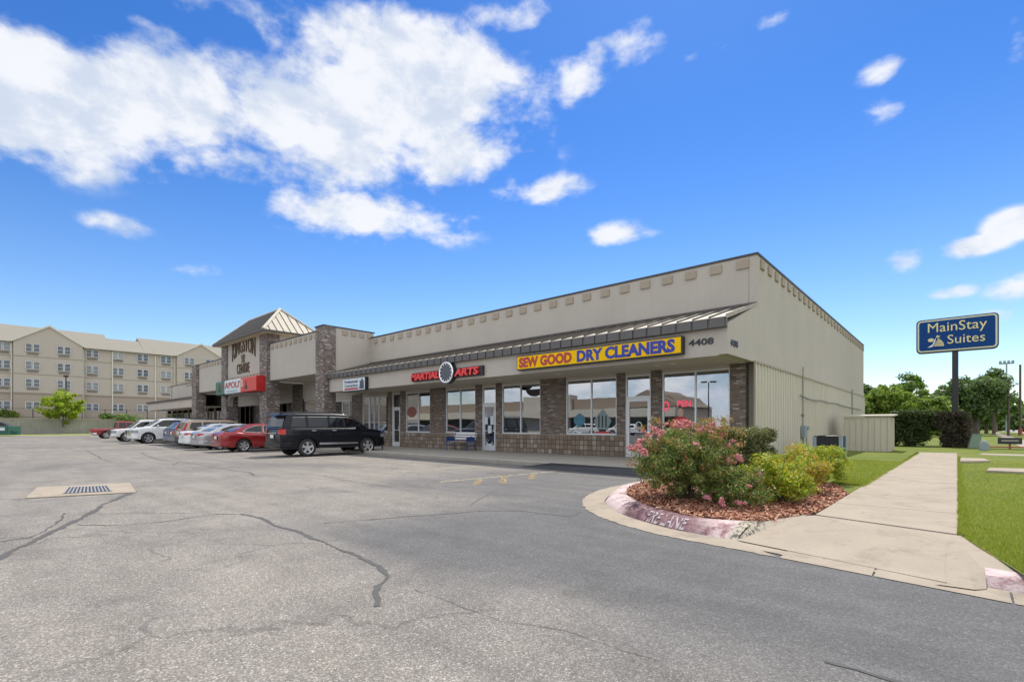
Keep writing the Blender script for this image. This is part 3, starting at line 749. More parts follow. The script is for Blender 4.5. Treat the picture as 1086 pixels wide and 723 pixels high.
# ribbed steel siding
prof_ = []; y = YW
while y < YB:
    for dy, dx in ((0,.0),(.018,.05),(.085,.05),(.105,0),(.20,0),(.21,.010),(.23,.010),(.24,0)):
        prof_.append((y+dy, dx))
    y += .34
p = MB()
for (ya, da), (yb, db) in zip(prof_, prof_[1:]):
    p.quad((XR+.01+da, ya, .10),(XR+.01+db, yb, .10),(XR+.01+db, yb, 3.30),(XR+.01+da, ya, 3.30))
part(p, 'ribbed_siding', M['siding'], fixn=True)
p = MB().box(XR, XR+.07, YW-.02, YB, 3.30, 3.36); p.box(XR, XR+.05, YW-.03, YW+.02, .12, 3.30); part(p, 'siding_flashing', M['stucco_tan'])
p = MB().box(XR-.25, XR, YW+.3, YB, 0, 3.33); p.box(XR-.25, XR+.02, YW+.3, YB, 0, .14); part(p, 'foundation', M['walk'])
# back, left ends, and an unseen roof deck added to block the sun
p = MB().box(-72, XR-.26, YP+.26, YB-.2, 5.3, 5.4); p.box(-72.0, XR-.3, YB-.2, YB, 0, 6.8)
p.box(-72.2,-72,YP,YB,0,6.2)
part(p, 'roof_deck', M['stucco'])
# canopy: fascia, soffit, roof
def canopy(xl, xr, zb=3.30, gut=True):
    p = MB().box(xl, xr, YF, YF+.12, zb, 4.10); part(p, 'fascia', M['stucco'])
    p = MB().box(xl, xr-.0, YF+.13, YW+.2, zb+.02, zb+.08); part(p, 'soffit', M['soffit'])
canopy(XL, XR-.26)
part(MB().box(XR-.26, XR-.25, YF, YW, 3.30, 4.1), 'fascia', M['stucco'])
def canopy_roof(xl, xr):
    ye, ze, yt, zt = YF-.12, 4.36, YP-.01, 5.21
    p = MB()
    p.prism([(ye,ze-.03),(ye,ze),(yt,zt),(yt,zt-.04)], 'x', xl, xr); part(p, 'canopy_roof', M['pan'])
    p = MB(); n_ = int((xr-xl)/.46); st = (xr-xl)/n_
    for i in range(n_+1):
        x = xl + st*i
        p.prism([(ye-.01,ze),(ye-.01,ze+.05),(yt,zt+.05),(yt,zt)], 'x', x-.013, x+.013)
    p.box(xl, xr, yt-.06, yt, zt+.0, zt+.07)
    part(p, 'standing_seam', M['rib'])
    p = MB()
    for i in range(n_):
        x = xl + st*i; p.box(x+.035, x+st-.035, ye-.05, ye-.012, 4.07, 4.33)
    p.box(xl, xr, ye-.012, YF, 4.07, 4.30)
    part(p, 'eave_trim', M['eave'])
canopy_roof(XL+.05, XR-.0)
part(MB().prism([(YF-.14,4.30),(YF-.14,4.42),(YP,5.28),(YP,5.17),(YF-.1,4.30)], 'x', XR-.0, XR+.02), 'rake_trim', M['pan'])
# recessed soffit lights
for px in (697, 592, 714, 530):
    x = xs(px, 15.3)
    q = MB().lathe([(.001,-.012),(.075,-.012),(.10,-.008),(.10,.0)], (x,15.3,3.318), 'z', 16); part(q, 'soffit_light', M['white'])

# storefront wall
Z0 = .15
def pier(x0, x1, zt=3.32, m='brick', y0=YW, zb=.96):
    p = MB().box(x0, x1, y0, y0+.3, zb, zt); part(p, 'brick_pier', M[m])
def wains(x0, x1): part(MB().box(x0, x1, YW-.02, YW+.28, Z0, .94), 'block_wainscot', M['wains']); part(MB().box(x0, x1, YW-.035, YW+.25, .94, .965), 'sill_course', M['walk'])
def window(px0, px1, mull, zb=.97, zt=3.2, fr='alum', x_=None, Yw=YW):
    x0, x1 = (xs(px0, Yw), xs(px1, Yw)) if x_ is None else x_
    f = MB(); w_ = .045; a, b = Yw+.03, Yw+.12
    f.box(x0, x1, a, b, zb, zb+w_+.01); f.box(x0, x1, a, b, zt-w_, zt); f.box(x0, x0+w_, a, b, zb+w_+.01, zt-w_); f.box(x1-w_, x1, a, b, zb+w_+.01, zt-w_)
    xm = [x0] + [xs(m_, Yw) if x_ is None else m_ for m_ in mull] + [x1]
    for m_ in xm[1:-1]: f.box(m_-w_/2, m_+w_/2, a, b, zb+w_+.01, zt-w_)
    win = part(f, 'window', M[fr])
    for u, v in zip(xm, xm[1:]):
        sub(MB().quad((u,Yw+.075,zb),(v,Yw+.075,zb),(v,Yw+.075,zt),(u,Yw+.075,zt)), 'pane', M['glass'], win, fixn=False)
    if zt < 3.3 and Yw == YW: part(MB().box(x0, x1, Yw+.02, Yw+.15, zt+.001, 3.33), 'window_header', M['stucco'])
    return win
def door(px0, px1, zt=2.36, x_=None, Yw=YW, ztr=3.2, fr='alum', mid=None):
    x0, x1 = (xs(px0, Yw), xs(px1, Yw)) if x_ is None else x_
    f = MB(); w_ = .05; a, b = Yw+.03, Yw+.13
    f.box(x0, x0+w_, a, b, Z0, ztr); f.box(x1-w_, x1, a, b, Z0, ztr); f.box(x0+w_, x1-w_, a, b, zt, zt+.06); f.box(x0+w_, x1-w_, a, b, ztr-.05, ztr)
    fo = part(f, 'door_frame', M[fr])
    sub(MB().quad((x0,Yw+.08,zt),(x1,Yw+.08,zt),(x1,Yw+.08,ztr),(x0,Yw+.08,ztr)), 'transom_pane', M['glass'], fo, fixn=False)
    leaves = [(x0+w_, x1-w_)] if mid is None else [(x0+w_, mid), (mid, x1-w_)]
    for (u0, u1) in leaves:
        d_ = MB(); s_ = .09
        d_.box(u0+.006, u0+s_, a+.01, b-.02, Z0+.01, zt-.006); d_.box(u1-s_, u1-.006, a+.01, b-.02, Z0+.01, zt-.006)
        d_.box(u0+s_, u1-s_, a+.01, b-.02, Z0+.01, Z0+.26); d_.box(u0+s_, u1-s_, a+.01, b-.02, zt-.13, zt-.006); d_.box(u0+s_, u1-s_, a+.03, b-.04, 1.08, 1.11)
        do = part(d_, 'door', M[fr])
        sub(MB().quad((u0+s_,Yw+.08,Z0+.2),(u1-s_,Yw+.08,Z0+.2),(u1-s_,Yw+.08,zt-.1),(u0+s_,Yw+.08,zt-.1)), 'pane', M['glass'], do, fixn=False)
        hx = u1-.05
        sub(MB().tube([(hx,a+.01,1.05),(hx,a-.06,1.05),(hx,a-.06,1.32),(hx,a+.01,1.32)], .012, 6), 'handle', M['alum'], do)
    if ztr < 3.3 and Yw == YW: part(MB().box(x0, x1, Yw+.02, Yw+.15, ztr+.001, 3.33), 'window_header', M['stucco'])
X_ = lambda px: xs(px, YW)
pier(X_(774), XR-.26, zb=.15)
window(702, 774, [737]); wains(X_(702), X_(774))
pier(X_(690), X_(702), zb=.15)
door(663, 690)
pier(X_(653.8), X_(663)); wains(X_(653.8), X_(663))
window(600, 653.8, [626.5]); wains(X_(600), X_(653.8))
pier(X_(573), X_(600)); wains(X_(573), X_(600))
window(532, 573, [551.5]); wains(X_(532), X_(573))
pier(X_(525.7), X_(532)); wains(X_(525.7), X_(532))
door(511, 525.7)
pier(X_(504), X_(511)); wains(X_(504), X_(511))
window(472.5, 504, [487.5]); wains(X_(472.5), X_(504))
pier(X_(456), X_(472.5)); wains(X_(456), X_(472.5))
window(430, 456, [443]); wains(X_(430), X_(456))
pier(X_(424.3), X_(430)); wains(X_(424.3), X_(430))
door(415.5, 424.3)
pier(X_(411), X_(415.5)); wains(X_(411), X_(415.5))
window(391, 411, [396, 401], zb=.97, zt=3.1); wains(X_(391), X_(411))
window(384, 391, [], zb=.2, zt=3.1)
pier(X_(373), X_(384), zb=.15)
window(354, 373, [362.8, 370], zb=.2, zt=3.0)
# room behind the glass
p = MB(); p.box(-72, XR-.3, 23.5, 23.6, .15, 3.3); p.box(-72, XR-.3, 16.95, 23.5, 3.34, 3.40)
for x in (-10.0, -16.6, -24.0, -31.4, -45, -60): p.box(x-.06, x+.06, 16.95, 23.4, .16, 3.33)
part(p, 'interior_wall', M['inwall'])
part(MB().box(-72, XR-.3, 16.95, 23.5, .10, .152), 'interior_floor', M['darkin'])

# projecting block between canopy and tower
YBk = 14.1
p = MB(); p.box(XL-.9, XL, YBk+.45, YP+.25, 4.48, 7.10); p.box(-35.5, XL-.95, YBk, YBk+.25, 4.48, 7.0)
part(p, 'upper_wall', M['stucco'])
part(MB().box(XL-.05, XL+.0, YW-.1, YP+.25, 3.33, 4.5), 'upper_wall', M['stucco'])
p = MB().box(-35.6, XL+.05, YBk+.26, YBk+.5, 7.0, 7.05); p.box(-35.5, -28.3, YBk-.04, YBk+.28, 7.0, 7.06); p.box(-28.35, XL+.05, 13.82, YP+.3, 7.16, 7.22)
part(p, 'parapet_cap', M['cap'])
x = -28.5
while x > -35.3: dentil(x-.36, x, YBk-.05, YBk-.002, 6.62, 6.88); x -= .70
y = 15.05
while y < 16.9: dentil(XL+.001, XL+.05, y, y+.34, 6.78, 7.03); y += .56
part(MB().box(XL-.9, XL-.002, 14.6, YP, 7.10, 7.16), 'upper_wall', M['stucco'])
part(MB().box(-28.25, XL+.06, 13.85, 14.60, .15, 7.16), 'brick_column', M['pierbrick'])
part(MB().box(-35.5, XL-.9, YBk+.25, YW, 4.46, 4.52), 'soffit', M['soffit'])
# arcade back wall
p = MB().box(-53, XL-.0, YW+.02, YW+.25, 3.34, 4.5); part(p, 'shop_wall', M['stucco'])
for a_, b_2 in ((321,311),):
    part(MB().box(X_(311), X_(321), YW-.06, YW+.02, .15, 4.46), 'brick_column', M['brick'])
window(0,0,[-33.3,-32.6,-32.0], zb=.2, zt=3.12, x_=(-35.8+.1, -31.4), fr='bronze')
window(0,0,[-38.6,-39.5,-40.2], zb=.2, zt=3.12, x_=(-41.2, -37.5), fr='bronze')
door(0,0,x_=(-43.4,-41.3), zt=2.3, ztr=3.12, mid=-42.35, fr='bronze')
window(0,0,[-45.0,-46.2,-47.2,-48.4,-49.5], zb=.2, zt=3.12, x_=(-52.5,-43.5), fr='bronze')
part(MB().box(-37.4, -36.0, YW+.02, YW+.2, .15, 3.34), 'shop_wall', M['brick'])
# tower
TR0, TR1, TL0, TL1 = -36.7, -35.43, -44.5, -43.37
part(MB().box(TR0, TR1, 13.88, 14.75, .15, 7.85), 'brick_column', M['pierbrick'])
part(MB().box(TL0, TL1, 13.88, 14.75, .15, 7.85), 'brick_column', M['pierbrick'])
archz = 3.65
def ap(x): # opening soffit curve
    a_, b_ = TL1, TR0; r_ = .75
    dx = min(x-a_, b_-x)
    return archz if dx > r_ else archz - .75 + math.sqrt(max(0, r_*r_-(r_-dx)**2))
p = MB(); N_ = 40
for i in range(N_):
    xa = TL1+(TR0-TL1)*i/N_; xb = TL1+(TR0-TL1)*(i+1)/N_
    for (yy, ) in ((14.0,), (14.35,)):
        p.quad((xa,yy,ap(xa)),(xb,yy,ap(xb)),(xb,yy,7.85),(xa,yy,7.85))
    p.quad((xa,14.0,ap(xa)),(xb,14.0,ap(xb)),(xb,14.35,ap(xb)),(xa,14.35,ap(xa)))
p.box(TR1-.3, TR1-.02, 14.76, 17.4, 6.9, 7.86); p.box(TL0+.02, TL0+.3, 14.76, 17.4, 4.5, 7.86)
p.box(TL0+.3, TR1-.3, 17.2, 17.4, 4.5, 7.86)
part(p, 'tower_wall', M['stucco'], fixn=False)
part(MB().box(TL0+.3, TR1-.3, 14.36, YW, 4.42, 4.5), 'soffit', M['soffit'])
x = TL1+.15
while x < TR0-.3: dentil(x, x+.34, 13.94, 13.998, 4.86, 5.12); x += .62
ex0, ex1, ey0, ey1, ez = -44.9, -34.7, 13.35, 17.6, 7.88
rx0, rx1, ry, rz = -43.7, -37.0, 15.45, 9.9
rx0 = -42.9
p = MB()
p.quad((ex0,ey0,ez),(ex1,ey0,ez),(rx1,ry,rz),(rx0,ry,rz)); p.quad((ex0,ey1,ez),(ex1,ey1,ez),(rx1,ry,rz),(rx0,ry,rz)); p.quad((ex0,ey0,ez),(ex0,ey1,ez),(rx0,ry,rz))
part(p, 'tower_roof', M['pan_shaded'])  # front slope's shade painted in as darker metal, left and back share it
part(MB().quad((ex1,ey0,ez),(ex1,ey1,ez),(rx1,ry,rz)), 'tower_roof', M['pan'])
p = MB().box(ex0+.1, ex1-.1, ey0+.1, ey1-.1, ez-.14, ez-.02); part(p, 'soffit', mat('bounce_lit_soffit', (.62,.54,.38), .8))  # bounced light under the eave put into a brighter, warmer soffit colour
p = MB(); p.box(ex0, ex1, ey0-.03, ey0+.06, ez-.12, ez+.015); p.box(ex1-.06, ex1+.03, ey0, ey1, ez-.12, ez+.015); p.box(ex0-.03, ex0+.06, ey0, ey1, ez-.12, ez+.015)
N_ = 26
for i in range(N_+1):      # seams of the front slope
    x = ex0+.1+(ex1-ex0-.2)*i/N_
    f_ = 1.0
    if x < rx0: f_ = (x-ex0)/(rx0-ex0)
    if x > rx1: f_ = (ex1-x)/(ex1-rx1)
    p.tube([(x,ey0,ez+.02),(x,ey0+(ry-ey0)*f_,ez+.02+(rz-ez)*f_)], .035, 4)
for i in range(1,9):
    y = ey0+(ey1-ey0)*i/9; f_ = 1-abs(y-ry)/((ry-ey0) if y < ry else (ey1-ry))
    p.tube([(ex1,y,ez+.02),(ex1-(ex1-rx1)*f_,y,ez+.02+(rz-ez)*f_)], .03, 4)
part(p, 'standing_seam', M['rib'])
p = MB(); p.tube([(ex1+.02,ey0,ez+.03),(rx1,ry,rz+.04)], .10, 6); p.tube([(ex1+.02,ey1,ez+.03),(rx1,ry,rz+.04)], .08, 6); p.tube([(rx0,ry,rz+.03),(rx1,ry,rz+.04)], .07, 6); p.tube([(ex0,ey0,ez+.03),(rx0,ry,rz+.03)], .06, 6)
part(p, 'hip_trim', mat('hip_trim', (.55,.50,.40), .5))
# far side block and last canopy
D0 = -52.3
p = MB(); p.box(D0+.9, TL0, YBk, YBk+.25, 4.36, 6.86); p.box(D0, D0+.3, YBk+.6, YP, 4.3, 6.86); part(p, 'upper_wall', M['stucco'])
part(MB().box(D0, TL0, YBk-.04, YBk+.28, 6.86, 6.92), 'parapet_cap', M['cap'])
part(MB().box(D0+.9, TL0, YBk+.25, YW, 4.34, 4.40), 'soffit', M['soffit'])
x = D0+1.2
while x < TL0-.3: dentil(x, x+.36, YBk-.05, YBk-.002, 6.50, 6.74); x += .70
part(MB().box(D0, D0+1.25, 13.85, 14.65, .15, 6.90), 'brick_column', M['pierbrick'])
E0 = -70.5
part(MB().box(E0, D0, YF, YF+.12, 3.13, 3.92), 'fascia', M['stucco'])
part(MB().box(E0, D0, YF+.12, YW+.2, 3.15, 3.22), 'soffit', M['soffit'])
p = MB().prism([(YF-.12,3.92),(YF-.12,4.12),(YP,4.72),(YP,4.6),(YF,3.92)], 'x', E0-.2, D0); part(p, 'canopy_roof', M['rib'])
part(MB().box(-72.9, D0, YP, YP+.25, 4.5, 6.22), 'parapet_wall', M['stucco'])
part(MB().box(-73, D0, YP-.04, YP+.3, 6.22, 6.28), 'parapet_cap', M['cap'])
x = -66.0
while x < D0: dentil(x, x+.36, YP-.05, YP-.002, 5.9, 6.12); x += .8
part(MB().box(-72.9, D0, YW+.02, YW+.2, 2.85, 4.6), 'shop_wall', M['stucco'])
x = -72.6; k = 0
while x < -53.2:
    window(0,0,[x+.9], zb=.4, zt=2.83, x_=(x, x+1.8), fr='bronze')
    part(MB().box(x+1.8, x+2.2, YW, YW+.25, .15, 2.9), 'brick_column', M['brick']); x += 2.2
# ---- lettering that belongs to the building
def arcw(width, h, rise, drop):
    def f(u, v):
        s_ = (2*u-1)
        top = h + rise*(1-s_*s_)*.25; bot = rise*(1-s_*s_)
        return u*width, bot + (top-bot)*v
    return f
text_obj('name_lettering', 'KINGSTON', M['letterbrown'], 4.6, 1.5, (-42.3-OX, 13.995-OY, 6.35), 'front', .06, .0, mall, warp=arcw(4.6, 1.45, .55, 0))
text_obj('name_lettering', 'CENTRE', M['letterbrown'], 2.5, .75, (-41.3-OX, 13.995-OY, 5.32), 'front', .06, .0, mall, warp=lambda u, v: (u*2.5, .75*v))
# crown-like emblem between the words
em = MB(); ex, ez_ = -40.05, 6.15
em.prism([(ex-.30,ez_),(ex+.30,ez_),(ex+.22,ez_+.16),(ex+.36,ez_+.58),(ex+.12,ez_+.34),(ex,ez_+.64),(ex-.12,ez_+.34),(ex-.36,ez_+.58),(ex-.22,ez_+.16)], 'y', 13.94, 13.998)
part(em, 'emblem', M['letterbrown'])
text_obj('house_number', '4408', M['black'], .72, .19, (-5.84-OX, YF-.003-OY, 3.64), 'front', .02, .02, mall)
text_obj('house_number', '4408', M['black'], .62, .19, (OX+.0-OX, 14.42-OY, 3.58), 'right', .02, .02, mall)

# ------------------------------------------------------------------ signs fixed to the mall
def sign_box(name, x0, x1, z0, z1, d, mats, label, rim=.03):
    o = empty(name, (x0, YF-.004, z0)); tag(o, label, 'sign')
    w_, h_ = x1-x0, z1-z0
    MB().box(0, w_, -d, 0, 0, h_).obj('cabinet', M['black'] if mats is None else mats, o, bevel=.008)
    return o, w_, h_
o, w_, h_ = sign_box('shop_sign', -12.4, -5.95, 3.42, 3.95, .22, None, 'long yellow cabinet sign with red and blue letters reading SEW GOOD DRY CLEANERS')
MB().box(.035, w_-.035, -.228, -.2195, .035, h_-.035).obj('face', M['yellow'], o)
text_obj('lettering', 'SEW GOOD', M['signred'], 2.42, .38, (.13,-.229,.08), 'front', .008, .05, o)
text_obj('lettering', 'DRY CLEANERS', M['signblue'], 3.48, .40, (2.76,-.229,.07), 'front', .008, .05, o)
o, w_, h_ = sign_box('shop_sign', -19.1, -14.35, 3.40, 3.80, .12, None, 'black bar sign with red MARTIAL ARTS channel letters round a chrome badge')
for s_, x0, ww in (('MARTIAL', .02, 2.06), ('ARTS', 3.10, 1.48)):
    text_obj('lettering', s_, M['brightred'], ww, .32, (x0,-.125,.04), 'front', .09, .035, o, shear=.12)
bd = MB().lathe([(.001,-.20),(.37,-.20),(.40,-.21),(.47,-.205),(.48,-.18),(.48,.0)], (2.6,-.02,.24), 'y', 36).obj('badge', M['black'], o)
rg = MB().lathe([(.395,-.235),(.44,-.245),(.475,-.235),(.482,-.20),(.395,-.20)], (2.6,-.02,.24), 'y', 36).obj('badge_ring', M['chrome'], o, smooth=True)
bd2 = MB().lathe([(.001,-.222),(.33,-.222),(.34,-.212)], (2.6,-.02,.24), 'y', 30).obj('badge_centre', mat('badge_grey', (.09,.10,.12), .4, metal=.3, var=.5, vscale=8), o)
ms = MB()
for k in range(14):
    a_ = 2*math.pi*k/14+.2; cx, cz = 2.6+.365*math.cos(a_), .24+.365*math.sin(a_)
    ms.box(cx-.022, cx+.022, -.262, -.224, cz-.03, cz+.03)
ms.obj('badge_lettering', M['white'], o)
o, w_, h_ = sign_box('shop_sign', -25.35, -23.05, 3.22, 3.92, .20, None, 'white cabinet sign reading Professional Connection with a dark blue figure and red band')
MB().box(.03, w_-.03, -.208, -.1995, .03, h_-.03).obj('face', M['poster_white'], o)
text_obj('lettering', 'Professional', mat('sign_navy',(.03,.04,.12),.5), 1.35, .17, (.22,-.209,.43), 'front', .006, .02, o)
text_obj('lettering', 'Connection', mat('sign_teal',(.03,.10,.16),.5), 1.35, .17, (.22,-.209,.22), 'front', .006, .02, o)
MB().box(.22, 1.62, -.214, -.209, .07, .17).obj('red_band', M['signred'], o)
MB().prism([(1.72,.08),(2.2,.08),(2.18,.45),(2.05,.62),(1.96,.60),(1.90,.50),(1.74,.52),(1.80,.38)], 'y', -.214, -.209).obj('figure', mat('sign_slate',(.06,.08,.12),.5), o)
o = empty('awning_sign', (-43.9, 13.86, 3.75)); tag(o, 'green, white and red awning box reading NAPOLI\'S over the arched entrance', 'sign')
A = 8.2
for (a_, b_, c_2, nm) in ((0, 2.0, mat('awning_green',(.07,.16,.11),.5), 'green_panel'), (2.0, 5.3, M['poster_white'], 'white_panel'), (5.3, A, mat('awning_red',(.62,.08,.06),.5), 'red_panel')):
    MB().prism([(-.58,.06),(-.58,.98),(-.52,1.06),(0,1.10),(0,0),(-.5,0)], 'x', a_+.001, b_).obj(nm, c_2, o, bevel=.01)
MB().prism([(-.57,.07),(-.57,.97),(-.51,1.05),(0,1.09),(0,.01),(-.5,.01)], 'x', A+.0, A+.02).obj('side_panel', mat('awning_side_red',(.50,.012,.012),.45), o)
text_obj('lettering', 'N', mat('awning_letter_brown',(.25,.12,.11),.5), .5, .46, (1.42,-.582,.42), 'front', .01, .02, o)
text_obj('lettering', 'APOLI\'', M['signred'], 3.1, .48, (2.1,-.582,.42), 'front', .01, .02, o)
text_obj('lettering', 'S', M['cream'], .42, .5, (5.40,-.582,.42), 'front', .01, .03, o)
MB().box(2.5, 4.7, -.592, -.582, .17, .24).obj('small_print', mat('print_teal',(.2,.4,.42),.6), o)
for bx in (.9, 6.35):
    MB().prism([(bx-.28,.22),(bx+.28,.22),(bx+.34,.34),(bx+.14,.46),(bx+.06,.82),(bx-.03,.82),(bx-.10,.46),(bx-.26,.38)], 'y', -.595, -.583).obj('figure', mat('awning_figure',(.05,.06,.055),.6), o)

# posters and lettering in the windows
def poster(name, x, z, mb_fn, label, cat_='poster'):
    o = empty(name, (x, YW+.068, z)); tag(o, label, cat_); mb_fn(o); return o
def f_open(o):
    text_obj('lettering', 'O', M['neon'], .24, .36, (-.55,0,-.02), 'front', .01, .02, o)
    text_obj('lettering', 'PEN', M['neon'], .50, .22, (-.02,0,.12), 'front', .01, .02, o)
poster('neon_sign', xs(718,YW), 1.86, f_open, 'red neon OPEN letters hung in the right-hand dry cleaner window', 'neon sign')
def f_shirt(o):
    MB().prism([(-.34,0),(.34,0),(.36,.36),(.28,.58),(.1,.66),(-.1,.66),(-.28,.58),(-.36,.36)], 'y', -.006, 0).obj('shirt_print', M['poster_red'], o)
    MB().prism([(.13*math.cos(a)*.8, .80+.16*math.sin(a)) for a in np.linspace(0, 2*math.pi, 14)[:-1]], 'y', -.006, 0).obj('head_print', M['skin'], o)
poster('window_poster', xs(721,YW), .98, f_shirt, 'cut-out poster of a figure in a red shirt behind the right-hand window')
def f_blue(o): MB().prism([(.25*math.cos(a)+.04*math.cos(3*a), .28*math.sin(a)) for a in np.linspace(0, 2*math.pi, 20)[:-1]], 'y', -.006, 0).obj('print', M['poster_blue'], o); text_obj('stand_print', '~', M['poster_white'], .5, .1, (-.35,-.002,-.52), 'front', .006, .01, o)
poster('window_poster', xs(613.5,YW), 1.55, f_blue, 'round pale blue poster in the window left of the dry cleaner door')
def f_dia(o):
    MB().prism([(-.40,.0),(-.22,-.34),(.22,-.34),(.40,0),(.12,.34),(0,.46),(-.12,.34)], 'y', -.005, 0).obj('print', mat('poster_pale', (.19,.25,.25), .5), o)
    for a in (-.16,0,.16): MB().box(a-.03, a+.03, -.010, -.006, -.26, .2).obj('figure_print', M['darkin'], o)
    MB().prism([(-.42,-.72),(.42,-.72),(.30,-.42),(-.30,-.42)], 'y', -.006, 0).obj('base_print', M['poster_red'], o)
poster('window_poster', xs(638,YW), 1.52, f_dia, 'pale diamond poster above a red print in the window beside the dry cleaner door')
def f_door(o):
    text_obj('lettering', 'SEW GOOD', M['white'], .48, .06, (-.24,0,.12), 'front', .004, .01, o)
    MB().lathe([(.10,-.004),(.13,-.004)], (0,0,-.2), 'y', 14).obj('emblem', M['poster_white'], o)
    for k in range(3): MB().box(-.14+.02*k, .14-.02*k, -.004, 0, .02-.04*k-.3, .035-.04*k-.3).obj('small_print', M['poster_white'], o)
poster('door_decal', xs(676.5,YW), 1.55, f_door, 'small white lettering and emblem on the dry cleaner glass door', 'decal')
def f_papers(o):
    for (a, b, c, d) in ((-.33,.42,.2,.36),(.05,.40,.22,.40),(-.12,.0,.24,.36)):
        MB().box(a, a+c, -.005, 0, b, b+d).obj('notice', M['poster_white'], o)
    MB().lathe([(.0,-.004),(.2,-.004)], (-.02,0,.98), 'y', 16).obj('emblem', mat('decal_grey',(.3,.3,.34),.5), o)
    MB().box(-.2,.14,-.005,0,-.62,-.5).obj('notice', M['poster_white'], o)
poster('door_notices', xs(518.3,YW), .98, f_papers, 'white paper notices taped to the martial arts glass door', 'notices')
def f_fan(o): MB().prism([(-.5,0)]+[(.5*math.cos(a), -.32*math.sin(a)) for a in np.linspace(math.pi,0,12)]+[(.5,0)], 'y', -.006, 0).obj('print', M['darkin'], o)
poster('window_decal', xs(566,YW), 2.93, f_fan, 'dark half-round decal at the top of the window right of the martial arts door', 'decal')
def f_red5(o): MB().prism([(.42*math.cos(a), .30*math.sin(a)) for a in np.linspace(0, 2*math.pi, 16)[:-1]], 'y', -.006, 0).obj('print', mat('decal_orange',(.26,.085,.06),.6), o); MB().box(-.6,.6,-.006,0,-.62,-.42).obj('band_print', mat('decal_grey2',(.4,.36,.34),.5), o)
poster('window_decal', xs(435.5,YW), 2.1, f_red5, 'orange round decal over a pale strip in the window below the MARTIAL letters', 'decal')

# ------------------------------------------------------------------ things on the storefront walk
o = empty('bench', (-17.75, 15.95, .15)); tag(o, 'slatted bench with blue iron ends against the block wall', 'bench')
s_ = MB()
for k in range(4): s_.box(-.78, .78, -.26+.12*k, -.17+.12*k, .41, .435)
s_.obj('seat', mat('grey_slat', (.30,.29,.27), .6, var=.2), o)
s_ = MB()
for k in range(3): s_.box(-.78, .78, .24+.03*k, .265+.03*k, .52+.12*k, .60+.12*k)
s_.obj('backrest', M['white'], o)
M['bluei'] = mat('blue_iron', (.015,.05,.20), .4)
for x in (-.72, .72):
    s_ = MB(); s_.tube([(x,-.30,0),(x,-.24,.22),(x,-.28,.42),(x,-.30,.62),(x,.0,.66),(x,.22,.60)], .022, 6); s_.tube([(x,.34,0),(x,.22,.22),(x,.22,.42),(x,.32,.86)], .024, 6); s_.tube([(x,-.28,.40),(x,.24,.40)], .02, 6); s_.tube([(x,-.24,.2),(x,0,.30),(x,.22,.2)], .016, 6)
    s_.prism([(-.26,.40),(.24,.40),(.24,.60),(-.26,.62)], 'x', x-.006, x+.006)
    s_.obj('end_frame', M['bluei'], o)
X0, Y0 = g(405.5, 476.5, .15)
o = empty('parking_sign', (X0, Y0, .15)); tag(o, 'low post with a small white plate beside the nose of the black SUV', 'sign post')
MB().box(-.025,.025,-.02,.02,0,.45).obj('post', M['darkpost'], o)
MB().box(-.16,.16,-.035,-.021,.40,.80).obj('plate', M['poster_white'], o)
MB().lathe([(.0,.98),(.08,.96),(.11,.90),(.12,.80)], (0,0,0), 'z', 12).obj('cap', M['bluei'], o)
MB().box(-.1,.1,-.038,-.0355,.66,.72).obj('plate_print', M['deepblue'], o)

# ------------------------------------------------------------------ fittings on the side wall
XW = XR + .05
o = empty('meter_box', (XW, 22.6, .9)); tag(o, 'grey electrical disconnect box with conduits on the ribbed side wall', 'electrical box')
def zz(px, py): 
    d = ray(px, py); t_ = XW/d[0]; return (d[1]*t_, EYE + d[2]*t_)
y0, z1 = zz(850.2, 392); _, zb = zz(850.5, 452); _, zc = zz(850.5, 463.5)
o.location = (XW, y0, 0)
MB().box(0, .16, -.17, .2, zc, zb+.03).obj('box', M['galv'], o, bevel=.008)
MB().box(.14, .20, .23, .42, zb-.15, zb).obj('switch', M['galv'], o)
MB().tube([(.05,0,zb),(.05,0,z1),(.05,.02,z1+.12)], .022, 6).obj('conduit', M['conduit'], o)
MB().tube([(.05,0,zc),(.05,-.02,.8),(.06,.12,.5),(.06,.3,.42),(.06,.34,.25)], .022, 6).obj('conduit', M['darkpost'], o)
MB().tube([(.05,.3,zb-.1),(.05,.66,zb-.05),(.05,.68,.3)], .02, 6).obj('conduit', M['conduit'], o)
MB().box(0,.09,-.05,.05,zb+.4,zb+.5).obj('coupling', M['conduit'], o)
ya, za = zz(903, 413); o = MB().tube([(XW+.04,ya,za),(XW+.04,ya,.2)], .028, 6).obj('wall_conduit', M['conduit']); tag(o, 'thin vertical conduit on the side wall near the metal shed', 'conduit')
pts = [(847.5,418.9),(856,423),(863,424.5),(870,424.5),(877,427),(885,427.5),(893,430.5),(903,432.5),(912,434.5)]
o = MB().tube([(XW+.05, *zz(*p)) for p in pts], .022, 6).obj('wall_cable', M['conduit']); tag(o, 'drooping cable strung across the ribbed side wall between two conduits', 'cable')
